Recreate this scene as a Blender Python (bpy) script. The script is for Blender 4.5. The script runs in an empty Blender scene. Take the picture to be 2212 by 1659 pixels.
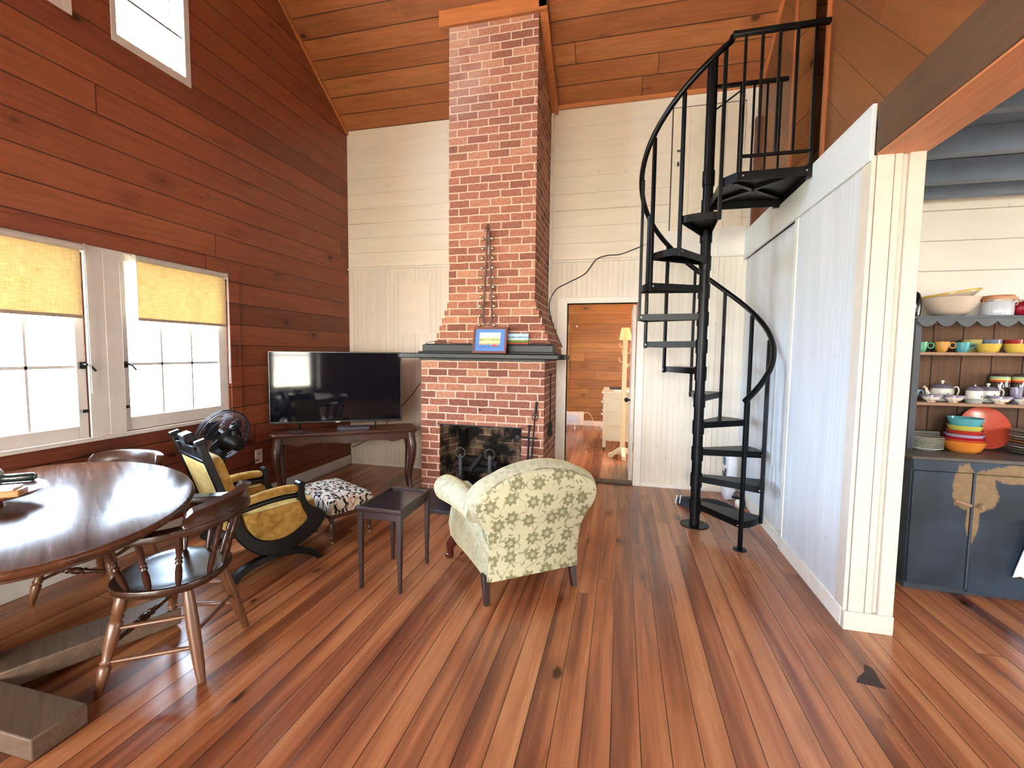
import bpy, bmesh, math, random
from mathutils import Vector, Matrix
PI = math.pi
R = math.radians
SC = bpy.context.scene
COL = SC.collection
random.seed(7)

# ------------------------------------------------------------------ camera
cam_d = bpy.data.cameras.new('camera')
cam = bpy.data.objects.new('camera', cam_d)
COL.objects.link(cam)
SC.camera = cam
cam_d.sensor_fit = 'HORIZONTAL'
cam_d.sensor_width = 36.0
cam_d.lens = 965.11 / 2212 * 36.0
cam_d.clip_start = 0.05
yaw, pitch, roll = R(-13.7058), R(-3.9715), R(0.6779)
fwd = Vector((math.sin(yaw) * math.cos(pitch), math.cos(yaw) * math.cos(pitch), math.sin(pitch)))
rgt = Vector((math.cos(yaw), -math.sin(yaw), 0))
upv = rgt.cross(fwd)
r2 = math.cos(roll) * rgt + math.sin(roll) * upv
u2 = -math.sin(roll) * rgt + math.cos(roll) * upv
cam.matrix_world = Matrix(((r2.x, u2.x, -fwd.x, 0), (r2.y, u2.y, -fwd.y, 0), (r2.z, u2.z, -fwd.z, 1.45), (0, 0, 0, 1)))

# ------------------------------------------------------------------ sky, portals, exposure
wd = bpy.data.worlds.new('sky')
SC.world = wd
wd.use_nodes = True
bg = wd.node_tree.nodes['Background']
# hazy bright sky: cool on the window (left) side, warmer sunlit haze on the other sides
wt = wd.node_tree
tc = wt.nodes.new('ShaderNodeTexCoord')
sx = wt.nodes.new('ShaderNodeSeparateXYZ')
mr = wt.nodes.new('ShaderNodeMapRange')
mr.inputs[1].default_value, mr.inputs[2].default_value = -0.75, 0.1
cm = wt.nodes.new('ShaderNodeMix')
cm.data_type = 'RGBA'
cm.inputs[6].default_value = (0.58, 0.76, 1.0, 1)
cm.inputs[7].default_value = (1.0, 0.93, 0.84, 1)
wt.links.new(tc.outputs['Generated'], sx.inputs[0])
wt.links.new(sx.outputs[0], mr.inputs[0])
wt.links.new(mr.outputs[0], cm.inputs[0])
wt.links.new(cm.outputs[2], bg.inputs[0])
bg.inputs[1].default_value = 50.0
# high sun beyond the fireplace wall: it lights the ground outside, not the room
sun_d = bpy.data.lights.new('sun', 'SUN')
sun_d.energy = 420.0
sun_d.angle = R(1.0)
sun_d.color = (1.0, 0.95, 0.86)
sun = bpy.data.objects.new('sun', sun_d)
COL.objects.link(sun)
sun.rotation_euler = Vector((-0.05, -1.0, -1.7)).to_track_quat('-Z', 'Y').to_euler()

SC.view_settings.view_transform = 'Standard'
SC.view_settings.look = 'None'
SC.view_settings.exposure = 0.10
SC.view_settings.gamma = 1.0
SC.view_settings.use_curve_mapping = False
SC.cycles.max_bounces = 10
SC.cycles.diffuse_bounces = 6
SC.cycles.glossy_bounces = 4
SC.cycles.transparent_max_bounces = 12
SC.cycles.sample_clamp_indirect = 12.0
SC.cycles.use_denoising = True
SC.cycles.caustics_reflective = False
SC.cycles.caustics_refractive = False


def portal(name, loc, normal, w, h):
    d = bpy.data.lights.new(name, 'AREA')
    d.shape = 'RECTANGLE'
    d.size = w
    d.size_y = h
    d.cycles.is_portal = True
    o = bpy.data.objects.new(name, d)
    COL.objects.link(o)
    o.location = loc
    o.rotation_euler = Vector(normal).to_track_quat('-Z', 'Y').to_euler()
    return o


# ------------------------------------------------------------------ node helpers
def lin(c):
    return tuple(((v / 255) / 12.92 if v / 255 <= 0.04045 else ((v / 255 + 0.055) / 1.055) ** 2.4) for v in c[:3]) + (1,)


class N:
    def __init__(s, name):
        s.m = bpy.data.materials.new(name)
        s.m.use_nodes = True
        s.t = s.m.node_tree
        s.bsdf = s.t.nodes['Principled BSDF']
        s.out = s.t.nodes['Material Output']

    def node(s, typ, **kw):
        n = s.t.nodes.new(typ)
        for k, v in kw.items():
            setattr(n, k, v)
        return n

    def put(s, sock, v):
        if isinstance(v, bpy.types.NodeSocket):
            s.t.links.new(v, sock)
        else:
            sock.default_value = v

    def math(s, op, a, b=0.0, c=None, clamp=False):
        n = s.node('ShaderNodeMath', operation=op)
        n.use_clamp = clamp
        s.put(n.inputs[0], a)
        s.put(n.inputs[1], b)
        if c is not None:
            s.put(n.inputs[2], c)
        return n.outputs[0]

    def mix(s, f, a, b, blend='MIX'):
        n = s.node('ShaderNodeMix', data_type='RGBA', blend_type=blend)
        s.put(n.inputs[0], f)
        s.put(n.inputs[6], a)
        s.put(n.inputs[7], b)
        return n.outputs[2]

    def ramp(s, f, stops, interp='LINEAR'):
        n = s.node('ShaderNodeValToRGB')
        n.color_ramp.interpolation = interp
        e = n.color_ramp.elements
        while len(e) < len(stops):
            e.new(0.5)
        for i, (p, c) in enumerate(stops):
            e[i].position = p
            e[i].color = c if len(c) == 4 else tuple(c) + (1,)
        s.put(n.inputs[0], f)
        return n.outputs[0]

    def smooth(s, x, lo, hi):
        n = s.node('ShaderNodeMapRange', interpolation_type='SMOOTHSTEP')
        s.put(n.inputs[0], x)
        n.inputs[1].default_value = lo
        n.inputs[2].default_value = hi
        n.inputs[3].default_value = 0
        n.inputs[4].default_value = 1
        return n.outputs[0]

    def uv(s):
        n = s.node('ShaderNodeUVMap')
        n.uv_map = 'UVMap'
        return n.outputs[0]

    def obj(s):
        return s.node('ShaderNodeTexCoord').outputs['Object']

    def sep(s, v):
        n = s.node('ShaderNodeSeparateXYZ')
        s.put(n.inputs[0], v)
        return n.outputs

    def comb(s, x, y, z=0.0):
        n = s.node('ShaderNodeCombineXYZ')
        for i, v in enumerate((x, y, z)):
            s.put(n.inputs[i], v)
        return n.outputs[0]

    def noise(s, v, scale=5.0, detail=3.0, rough=0.55, dist=0.0):
        n = s.node('ShaderNodeTexNoise')
        s.put(n.inputs['Vector'], v)
        n.inputs['Scale'].default_value = scale
        n.inputs['Detail'].default_value = detail
        n.inputs['Roughness'].default_value = rough
        n.inputs['Distortion'].default_value = dist
        return n.outputs[0]

    def white(s, w):
        n = s.node('ShaderNodeTexWhiteNoise', noise_dimensions='1D')
        s.put(n.inputs['W'], w)
        return n.outputs[0]

    def bump(s, h, strength=0.3, dist=0.01):
        n = s.node('ShaderNodeBump')
        n.inputs['Strength'].default_value = strength
        n.inputs['Distance'].default_value = dist
        s.put(n.inputs['Height'], h)
        s.t.links.new(n.outputs[0], s.bsdf.inputs['Normal'])

    def fin(s, color, rough=0.5, metal=0.0, spec=0.5, coat=0.0, coat_rough=0.1):
        s.put(s.bsdf.inputs['Base Color'], color)
        s.put(s.bsdf.inputs['Roughness'], rough)
        s.bsdf.inputs['Metallic'].default_value = metal
        s.bsdf.inputs['Specular IOR Level'].default_value = spec
        s.bsdf.inputs['Coat Weight'].default_value = coat
        s.bsdf.inputs['Coat Roughness'].default_value = coat_rough
        return s.m


def M_plain(name, col, rough=0.5, metal=0.0, var=0.12, scale=9.0, spec=0.5, coat=0.0, bump=0.0, bscale=60.0):
    n = N(name)
    o = n.obj()
    f = n.noise(o, scale, 3)
    c = lin(col)
    lo = tuple(v * (1 - var) for v in c[:3]) + (1,)
    hi = tuple(min(1, v * (1 + var)) for v in c[:3]) + (1,)
    k = n.ramp(f, [(0.3, lo), (0.7, hi)])
    if bump:
        n.bump(n.noise(o, bscale, 2), bump, 0.004)
    return n.fin(k, rough, metal, spec, coat)


def M_plank(name, stops, width, length=2.4, along='u', seam=0.0022, seam_dark=0.25, grain=0.45, knots=0.5,
            rough=0.4, spec=0.5, rot=0.0, coat=0.0, gstretch=1.0, bump=0.25, blot=0.25, seam_fade=0.0, knot_w=1.0, rvar=0.12, bl_a=1.3, bl_b=3.25, bl_lo=0.25, bl_hi=0.75, scar=0.0):
    """boards: per-board colour, end joints, grain, knots and seams, in metres"""
    n = N(name)
    u, v, _ = n.sep(n.uv())
    if rot:
        c, s_ = math.cos(rot), math.sin(rot)
        u, v = (n.math('ADD', n.math('MULTIPLY', u, c), n.math('MULTIPLY', v, s_)),
                n.math('SUBTRACT', n.math('MULTIPLY', v, c), n.math('MULTIPLY', u, s_)))
    a, b = (u, v) if along == 'u' else (v, u)
    row = n.math('FLOOR', n.math('DIVIDE', b, width))
    rr = n.white(n.math('ADD', n.math('MULTIPLY', row, 1.37), 0.71))
    a2 = n.math('ADD', n.math('DIVIDE', a, length), n.math('MULTIPLY', rr, 9.0))
    seg = n.math('FLOOR', a2)
    idn = n.math('ADD', n.math('MULTIPLY', row, 37.73), n.math('MULTIPLY', seg, 5.191))
    rnd = n.white(idn)
    rnd2 = n.white(n.math('ADD', idn, 0.37))
    fb = n.math('FRACT', n.math('DIVIDE', b, width))
    db = n.math('MULTIPLY', n.math('MINIMUM', fb, n.math('SUBTRACT', 1.0, fb)), width)
    fa = n.math('FRACT', a2)
    da = n.math('MULTIPLY', n.math('MINIMUM', fa, n.math('SUBTRACT', 1.0, fa)), length)
    d = n.math('MINIMUM', db, da)
    line = n.math('SUBTRACT', 1.0, n.smooth(d, seam * 0.5, seam * 1.8))
    off = n.math('MULTIPLY', rnd2, 53.0)
    gv = n.comb(n.math('MULTIPLY', a, 1.3 * gstretch), n.math('MULTIPLY', b, 22.0), off)
    g1 = n.noise(gv, 1.6, 5, 0.6, 0.6)
    gv2 = n.comb(n.math('MULTIPLY', a, 4.0), n.math('MULTIPLY', b, 120.0), off)
    g2 = n.noise(gv2, 1.2, 3, 0.6)
    bl = n.noise(n.comb(n.math('MULTIPLY', a, bl_a), n.math('MULTIPLY', b, bl_b), off), 1.0, 4, 0.55, 0.3)
    t = n.math('ADD', n.math('MULTIPLY', rnd, 1.0 - blot), n.math('MULTIPLY', n.smooth(bl, bl_lo, bl_hi), blot))
    col = n.ramp(t, stops)
    gg = n.math('ADD', n.math('MULTIPLY', g1, 0.7), n.math('MULTIPLY', g2, 0.3))
    gf = n.smooth(gg, 0.32, 0.68)
    dark = n.mix(1.0, col, (1 - grain, 1 - grain * 1.08, 1 - grain * 1.15, 1), 'MULTIPLY')
    col = n.mix(gf, dark, col)
    hgt = n.math('SUBTRACT', n.math('MULTIPLY', gf, 0.15), n.math('MULTIPLY', line, 1.0))
    if knots > 0:
        vo = n.node('ShaderNodeTexVoronoi', voronoi_dimensions='3D')
        wob = n.math('MULTIPLY', n.noise(n.comb(a, b, off), 14.0, 2), 0.10)
        n.put(vo.inputs['Vector'], n.comb(n.math('ADD', n.math('MULTIPLY', a, 1.9), wob),
                                          n.math('ADD', n.math('MULTIPLY', b, 3.4 * knot_w), wob), n.math('MULTIPLY', rnd2, 30.0)))
        vo.inputs['Scale'].default_value = 1.0
        dist = vo.outputs['Distance']
        keep = n.math('GREATER_THAN', n.sep(vo.outputs['Color'])[0], 1.0 - knots)
        core = n.math('MULTIPLY', n.math('SUBTRACT', 1.0, n.smooth(dist, 0.05, 0.10)), keep)
        halo = n.math('MULTIPLY', n.math('SUBTRACT', 1.0, n.smooth(dist, 0.07, 0.32)), keep)
        col = n.mix(n.math('MULTIPLY', halo, 0.45), col, n.mix(1.0, col, (0.42, 0.33, 0.28, 1), 'MULTIPLY'))
        col = n.mix(n.math('MULTIPLY', core, 0.9), col, n.mix(1.0, col, (0.13, 0.09, 0.07, 1), 'MULTIPLY'))
    if scar > 0:
        sn = n.noise(n.comb(n.math('MULTIPLY', a, 1.7), n.math('MULTIPLY', b, 8.0), n.math('ADD', off, 9.3)), 1.0, 5, 0.62, 0.5)
        sm = n.smooth(sn, 0.70 - scar * 0.06, 0.78 - scar * 0.05)
        col = n.mix(n.math('MULTIPLY', sm, 0.75), col, n.mix(1.0, col, (0.30, 0.24, 0.24, 1), 'MULTIPLY'))
    lf = line
    if seam_fade:
        lf = n.math('MULTIPLY', line, n.smooth(n.noise(n.comb(a, n.math('MULTIPLY', row, 3.1), 0.0), 1.1, 2), 0.5 - seam_fade, 0.62 - seam_fade * 0.5))
    col = n.mix(n.math('MULTIPLY', lf, 1 - seam_dark), col, n.mix(1.0, col, (0.06, 0.045, 0.04, 1), 'MULTIPLY'))
    n.bump(hgt, bump, 0.004)
    rg = n.math('ADD', rough, n.math('MULTIPLY', n.math('SUBTRACT', gg, 0.5), rvar))
    return n.fin(col, rg, 0, spec, coat, 0.12)


def M_wood(name, col, rough=0.35, along='x', grain=0.5, coat=0.0, spec=0.5, scale=1.0, light=1.25, rvar=0.0, bump=0.06):
    """one-piece wood, grain along a local axis"""
    n = N(name)
    x, y, z = n.sep(n.obj())
    o = {'x': (x, y, z), 'y': (y, x, z), 'z': (z, x, y)}[along]
    v = n.comb(n.math('MULTIPLY', o[0], 1.6 * scale), n.math('MULTIPLY', o[1], 30.0 * scale), n.math('MULTIPLY', o[2], 30.0 * scale))
    g = n.noise(v, 1.2, 5, 0.62, 0.8)
    b = n.noise(n.comb(n.math('MULTIPLY', o[0], 2.0), n.math('MULTIPLY', o[1], 5.0), o[2]), 1.2, 2)
    c = lin(col)
    hi = tuple(min(1, q * light) for q in c[:3]) + (1,)
    lo = tuple(q * (1 - grain) for q in c[:3]) + (1,)
    k = n.ramp(n.math('ADD', n.math('MULTIPLY', g, 0.75), n.math('MULTIPLY', b, 0.25)), [(0.3, lo), (0.55, c), (0.75, hi)])
    if bump:
        n.bump(g, bump, 0.003)
    rr = rough if not rvar else n.math('ADD', rough, n.math('MULTIPLY', n.math('SUBTRACT', g, 0.5), rvar))
    return n.fin(k, rr, 0, spec, coat, 0.08)


def M_brick(name, stops, bw=0.212, bh=0.0755, mortar=0.0075, mcol=(214, 178, 148), soot=0.0, pale=False):
    n = N(name)
    uvv = n.uv()
    u, v, _ = n.sep(uvv)
    w1 = n.math('MULTIPLY', n.math('SUBTRACT', n.noise(uvv, 17.0, 3), 0.5), 0.016)
    w2 = n.math('MULTIPLY', n.math('SUBTRACT', n.noise(n.comb(v, u, 4.0), 13.0, 3), 0.5), 0.015)
    us, vs = n.math('ADD', u, w1), n.math('ADD', v, w2)
    row = n.math('FLOOR', n.math('DIVIDE', vs, bh))
    jit = n.math('MULTIPLY', n.white(n.math('ADD', n.math('MULTIPLY', row, 3.3), 0.2)), 0.18)
    half = n.math('ADD', n.math('MULTIPLY', n.math('FLOORED_MODULO', row, 2.0), 0.5), jit)
    a = n.math('ADD', n.math('DIVIDE', us, bw), half)
    seg = n.math('FLOOR', a)
    idn = n.math('ADD', n.math('MULTIPLY', row, 17.31), n.math('MULTIPLY', seg, 3.77))
    rnd = n.white(idn)
    fb = n.math('FRACT', n.math('DIVIDE', vs, bh))
    fa = n.math('FRACT', a)
    db = n.math('MULTIPLY', n.math('MINIMUM', fb, n.math('SUBTRACT', 1.0, fb)), bh)
    da = n.math('MULTIPLY', n.math('MINIMUM', fa, n.math('SUBTRACT', 1.0, fa)), bw)
    d = n.math('SMOOTH_MIN', db, da, 0.008)
    body = n.smooth(d, mortar * 0.55, mortar * 1.0)
    col = n.ramp(rnd, stops)
    fn = n.noise(uvv, 42.0, 4)
    col = n.mix(n.smooth(fn, 0.35, 0.7), n.mix(1.0, col, (0.68, 0.66, 0.66, 1), 'MULTIPLY'), col)
    if pale:   # lime wash left on the upper courses near the left corner
        pm = n.math('MULTIPLY', n.math('MULTIPLY', n.smooth(v, 3.3, 4.3), n.math('SUBTRACT', 1.0, n.smooth(u, -1.62, -1.18))),
                    n.smooth(n.noise(uvv, 3.0, 4), 0.25, 0.7))
        col = n.mix(n.math('MULTIPLY', pm, 0.6), col, lin((178, 152, 146)))
    mc = n.mix(n.noise(uvv, 30.0, 2), lin(tuple(int(q * 0.86) for q in mcol)), lin(mcol))
    col = n.mix(body, mc, col)
    if soot:
        x, y, z = n.sep(n.obj())
        sm = n.smooth(n.noise(n.obj(), 4.5, 4, 0.6), 0.62 - soot * 0.5, 0.82 - soot * 0.45)
        col = n.mix(sm, col, lin((22, 19, 18)))
    n.bump(n.math('ADD', body, n.math('MULTIPLY', fn, 0.35)), 0.55, 0.007)
    return n.fin(col, 0.88, 0, 0.25)


def M_bead(name, col, width=0.056, along='v', dark=0.62, faint=True, stain=0.1, rough=0.45, streak=0.1, lw=1.0):
    """painted tongue-and-groove boards with a fine bead line"""
    n = N(name)
    uvv = n.uv()
    u, v, _ = n.sep(uvv)
    a, b = (v, u) if along == 'v' else (u, v)
    row = n.math('FLOOR', n.math('DIVIDE', b, width))
    fb = n.math('FRACT', n.math('DIVIDE', b, width))
    db = n.math('MULTIPLY', n.math('MINIMUM', fb, n.math('SUBTRACT', 1.0, fb)), width)
    line = n.math('SUBTRACT', 1.0, n.smooth(db, 0.0007 * lw, 0.0028 * lw))
    if faint:
        k = n.white(n.math('ADD', row, 0.4))
        line2 = n.math('MULTIPLY', line, n.math('ADD', 0.12, n.math('MULTIPLY', n.smooth(k, 0.45, 0.95), 0.8)))
        line2 = n.math('MULTIPLY', line2, n.smooth(n.noise(n.comb(n.math('MULTIPLY', a, 1.3), n.math('MULTIPLY', row, 7.7), 1.0), 1.0, 2), 0.3, 0.6))
    else:
        line2 = line
    c = lin(col)
    lo = tuple(q * (1 - stain) for q in c[:3]) + (1,)
    st = n.noise(n.comb(n.math('MULTIPLY', b, 9.0), n.math('MULTIPLY', a, 1.1), 0.0), 1.0, 4, 0.6)
    colr = n.mix(n.smooth(st, 0.35, 0.72), lo, c)
    rowv = n.white(n.math('ADD', n.math('MULTIPLY', row, 2.3), 0.1))
    colr = n.mix(n.math('MULTIPLY', rowv, streak), colr, n.mix(1.0, colr, (0.7, 0.68, 0.66, 1), 'MULTIPLY'))
    colr = n.mix(n.math('MULTIPLY', line2, dark), colr, n.mix(1.0, colr, (0.25, 0.2, 0.16, 1), 'MULTIPLY'))
    # small nail stains and knots
    vo = n.node('ShaderNodeTexVoronoi', voronoi_dimensions='2D')
    n.put(vo.inputs['Vector'], n.comb(n.math('MULTIPLY', u, 4.0), n.math('MULTIPLY', v, 2.4), 0.0))
    vo.inputs['Scale'].default_value = 1.0
    kp = n.math('GREATER_THAN', n.sep(vo.outputs['Color'])[0], 0.62)
    km = n.math('MULTIPLY', n.math('SUBTRACT', 1.0, n.smooth(vo.outputs['Distance'], 0.012, 0.05)), kp)
    colr = n.mix(n.math('MULTIPLY', km, 0.35), colr, n.mix(1.0, colr, (0.45, 0.38, 0.28, 1), 'MULTIPLY'))
    n.bump(n.math('SUBTRACT', n.math('MULTIPLY', st, 0.2), line), 0.35, 0.004)
    return n.fin(colr, rough, 0, 0.4)


def M_glass(name):
    n = N(name)
    tr = n.node('ShaderNodeBsdfTransparent')
    tr.inputs[0].default_value = (0.97, 0.985, 0.98, 1)
    gl = n.node('ShaderNodeBsdfGlossy')
    gl.inputs['Roughness'].default_value = 0.02
    lw = n.node('ShaderNodeLayerWeight')
    lw.inputs[0].default_value = 0.5
    fr = n.math('ADD', 0.02, n.math('MULTIPLY', n.math('POWER', lw.outputs['Facing'], 5.0), 0.5))
    mx = n.node('ShaderNodeMixShader')
    n.t.links.new(fr, mx.inputs[0])
    n.t.links.new(tr.outputs[0], mx.inputs[1])
    n.t.links.new(gl.outputs[0], mx.inputs[2])
    n.t.links.new(mx.outputs[0], n.out.inputs[0])
    return n.m


# ------------------------------------------------------------------ mesh helpers
def catmull(pts, k=6, closed=False):
    P = [Vector(p) for p in pts]
    out = []
    n = len(P)
    rng = n if closed else n - 1
    for i in range(rng):
        if closed:
            a, b, c, d = P[(i - 1) % n], P[i], P[(i + 1) % n], P[(i + 2) % n]
        else:
            a, b, c, d = P[max(i - 1, 0)], P[i], P[i + 1], P[min(i + 2, n - 1)]
        for j in range(k):
            t = j / k
            out.append(0.5 * ((2 * b) + (-a + c) * t + (2 * a - 5 * b + 4 * c - d) * t * t + (-a + 3 * b - 3 * c + d) * t ** 3))
    if not closed:
        out.append(P[-1])
    return out


def lerp_list(vals, n):
    out = []
    for i in range(n):
        t = i / (n - 1) * (len(vals) - 1)
        k = min(int(t), len(vals) - 2)
        f = t - k
        out.append(vals[k] * (1 - f) + vals[k + 1] * f)
    return out


class MB:
    def __init__(s):
        s.b = bmesh.new()

    def face(s, vs):
        try:
            return s.b.faces.new(vs)
        except ValueError:
            return None

    def box(s, x0, x1, y0, y1, z0, z1, mat=None):
        co = [(x0, y0, z0), (x1, y0, z0), (x1, y1, z0), (x0, y1, z0), (x0, y0, z1), (x1, y0, z1), (x1, y1, z1), (x0, y1, z1)]
        v = [s.b.verts.new(mat @ Vector(c) if mat else c) for c in co]
        for f in ((0, 3, 2, 1), (4, 5, 6, 7), (0, 1, 5, 4), (1, 2, 6, 5), (2, 3, 7, 6), (3, 0, 4, 7)):
            s.face([v[i] for i in f])
        return s

    def prism(s, poly, axis, d0, d1, mat=None):
        """poly: 2-D points; axis 'x': (y,z), 'y': (x,z), 'z': (x,y); extruded d0..d1"""
        def mk(p, d):
            c = {'x': (d, p[0], p[1]), 'y': (p[0], d, p[1]), 'z': (p[0], p[1], d)}[axis]
            return mat @ Vector(c) if mat else Vector(c)
        A = [s.b.verts.new(mk(p, d0)) for p in poly]
        B = [s.b.verts.new(mk(p, d1)) for p in poly]
        n = len(poly)
        s.face(A[::-1])
        s.face(B)
        for i in range(n):
            s.face([A[i], A[(i + 1) % n], B[(i + 1) % n], B[i]])
        return s

    def rings(s, rings, closed=False, cap=True):
        V = [[s.b.verts.new(p) for p in r] for r in rings]
        m = len(V[0])
        L = len(V)
        for i in range(L if closed else L - 1):
            a, b = V[i], V[(i + 1) % L]
            for j in range(m):
                s.face([a[j], a[(j + 1) % m], b[(j + 1) % m], b[j]])
        if cap and not closed:
            s.face(V[0][::-1])
            s.face(V[-1])
        return s

    def tube(s, pts, r, seg=10, closed=False, sq=(1, 1), up=None, cap=True):
        P = [Vector(p) for p in pts]
        n = len(P)
        rad = r if isinstance(r, (list, tuple)) else [r] * n
        if len(rad) != n:
            rad = lerp_list(rad, n)
        T = []
        for i in range(n):
            if closed:
                t = P[(i + 1) % n] - P[i - 1]
            else:
                t = P[min(i + 1, n - 1)] - P[max(i - 1, 0)]
            T.append(t.normalized() if t.length > 1e-9 else Vector((0, 0, 1)))
        u = Vector(up) if up else Vector((0, 0, 1))
        if abs(u.normalized().dot(T[0])) > 0.97:
            u = Vector((1, 0, 0)) if abs(T[0].x) < 0.9 else Vector((0, 1, 0))
        u = (u - u.dot(T[0]) * T[0]).normalized()
        rings = []
        for i in range(n):
            if up:
                w = Vector(up)
                if abs(w.normalized().dot(T[i])) < 0.97:
                    u = w
            u = (u - u.dot(T[i]) * T[i]).normalized()
            w = T[i].cross(u)
            rings.append([P[i] + rad[i] * (sq[0] * math.cos(2 * PI * k / seg) * u + sq[1] * math.sin(2 * PI * k / seg) * w) for k in range(seg)])
        return s.rings(rings, closed, cap)

    def sweep(s, pts, prof, up=(0, 0, 1), closed=False, scale=None):
        """profile (a,b): a along side = T x up, b along up"""
        P = [Vector(p) for p in pts]
        n = len(P)
        rings = []
        for i in range(n):
            t = (P[(i + 1) % n] - P[i - 1]) if closed else (P[min(i + 1, n - 1)] - P[max(i - 1, 0)])
            t.normalize()
            U = Vector(up)
            U = (U - U.dot(t) * t).normalized()
            S = t.cross(U)
            pr = prof(i / (n - 1)) if callable(prof) else prof
            k = scale[i] if scale else 1
            rings.append([P[i] + k * (a * S + b * U) for a, b in pr])
        return s.rings(rings, closed)

    def cyl(s, p0, p1, r0, r1=None, seg=16):
        return s.tube([p0, p1], [r0, r0 if r1 is None else r1], seg)

    def turned(s, p0, p1, prof, seg=14):
        """lathe along the line p0..p1; prof (t 0..1, radius)"""
        a, b = Vector(p0), Vector(p1)
        pts = [a.lerp(b, t) for t, _ in prof]
        T = (b - a).normalized()
        u = Vector((0, 0, 1)) if abs(T.z) < 0.9 else Vector((1, 0, 0))
        u = (u - u.dot(T) * T).normalized()
        w = T.cross(u)
        rings = [[p + r * (math.cos(2 * PI * k / seg) * u + math.sin(2 * PI * k / seg) * w) for k in range(seg)] for p, (_, r) in zip(pts, prof)]
        return s.rings(rings)

    def lathe(s, prof, seg=28, c=(0, 0, 0), mat=None, flute=None):
        rings = []
        for r, z in prof:
            rg = []
            for k in range(seg):
                a = 2 * PI * k / seg
                rr = max(r, 1e-4) * (1 + (flute[1] * math.cos(flute[0] * a) if flute else 0))
                p = Vector((c[0] + rr * math.cos(a), c[1] + rr * math.sin(a), c[2] + z))
                rg.append(mat @ p if mat else p)
            rings.append(rg)
        return s.rings(rings)

    def sphere(s, c, r, seg=12, sc=(1, 1, 1)):
        k = seg // 2 + 1
        prof = [(r * math.sin(PI * i / k), -r * math.cos(PI * i / k)) for i in range(k + 1)]
        m = Matrix.Translation(c) @ Matrix.Diagonal((sc[0], sc[1], sc[2], 1))
        return s.lathe(prof, seg, mat=m)

    def superbox(s, c, h, e=0.35, nu=20, nv=12, mat=None):
        """rounded cushion: superellipsoid with half sizes h"""
        def f(w, m):
            return math.copysign(abs(w) ** m, w)
        rings = []
        for i in range(nv + 1):
            v = -PI / 2 + PI * i / nv
            rg = []
            for j in range(nu):
                u = 2 * PI * j / nu
                p = Vector((c[0] + h[0] * f(math.cos(v), e) * f(math.cos(u), e), c[1] + h[1] * f(math.cos(v), e) * f(math.sin(u), e), c[2] + h[2] * f(math.sin(v), e)))
                rg.append(mat @ p if mat else p)
            rings.append(rg)
        return s.rings(rings)

    def xf(s, m):
        bmesh.ops.transform(s.b, matrix=m, verts=s.b.verts)
        return s


def box_uv(me):
    uvl = me.uv_layers.new(name='UVMap')
    for p in me.polygons:
        n = p.normal
        ax = max(range(3), key=lambda i: abs(n[i]))
        i, j = ((1, 2), (0, 2), (0, 1))[ax]
        for li in p.loop_indices:
            co = me.vertices[me.loops[li].vertex_index].co
            uvl.data[li].uv = (co[i], co[j])


def obj(name, mb, mat, parent=None, smooth=None, bevel=0.0, seg=2, sub=0, label=None, weld=True):
    if weld:
        bmesh.ops.remove_doubles(mb.b, verts=mb.b.verts, dist=2e-5)
    bmesh.ops.recalc_face_normals(mb.b, faces=mb.b.faces)
    me = bpy.data.meshes.new(name)
    mb.b.to_mesh(me)
    mb.b.free()
    box_uv(me)
    me.materials.append(mat)
    if smooth is not None:
        for p in me.polygons:
            p.use_smooth = True
        me.set_sharp_from_angle(angle=R(smooth))
    o = bpy.data.objects.new(name, me)
    COL.objects.link(o)
    if parent:
        o.parent = parent
    if bevel:
        m = o.modifiers.new('bevel', 'BEVEL')
        m.width = bevel
        m.segments = seg
        m.limit_method = 'ANGLE'
        m.angle_limit = R(35)
        if smooth is None:
            for p in me.polygons:
                p.use_smooth = True
            me.set_sharp_from_angle(angle=R(50))
            m.harden_normals = False
    if sub:
        m = o.modifiers.new('sub', 'SUBSURF')
        m.levels = m.render_levels = sub
    if label:
        o['label'] = label
    return o


def tag(o, label, cat, group=None, kind=None):
    o['label'] = label
    o['category'] = cat
    if group:
        o['group'] = group
    if kind:
        o['kind'] = kind
    return o


def thing(name, label, cat, loc=(0, 0, 0), rz=0.0, group=None):
    o = bpy.data.objects.new(name, None)
    COL.objects.link(o)
    o.location = loc
    o.rotation_euler = (0, 0, rz)
    o.empty_display_size = 0.1
    return tag(o, label, cat, group)


def struct(name, mb, mat, label, cat, **kw):
    o = obj(name, mb, mat, **kw)
    return tag(o, label, cat, kind='structure')


def dup(root, loc, rz, label, group=None):
    r = root.copy()
    COL.objects.link(r)
    r.location = loc
    r.rotation_euler = (0, 0, rz)
    r['label'] = label
    if group:
        r['group'] = group
    for ch in list(root.children):
        c = ch.copy()
        COL.objects.link(c)
        c.parent = r
        for g in list(ch.children):
            d = g.copy()
            COL.objects.link(d)
            d.parent = c
    return r


def clip_poly(poly, a, b, c):
    """keep a*u + b*v <= c"""
    out = []
    n = len(poly)
    for i in range(n):
        p, q = poly[i], poly[(i + 1) % n]
        fp, fq = a * p[0] + b * p[1] - c, a * q[0] + b * q[1] - c
        if fp <= 1e-9:
            out.append(p)
        if (fp < -1e-9 and fq > 1e-9) or (fp > 1e-9 and fq < -1e-9):
            t = fp / (fp - fq)
            out.append((p[0] + t * (q[0] - p[0]), p[1] + t * (q[1] - p[1])))
    return out


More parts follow.
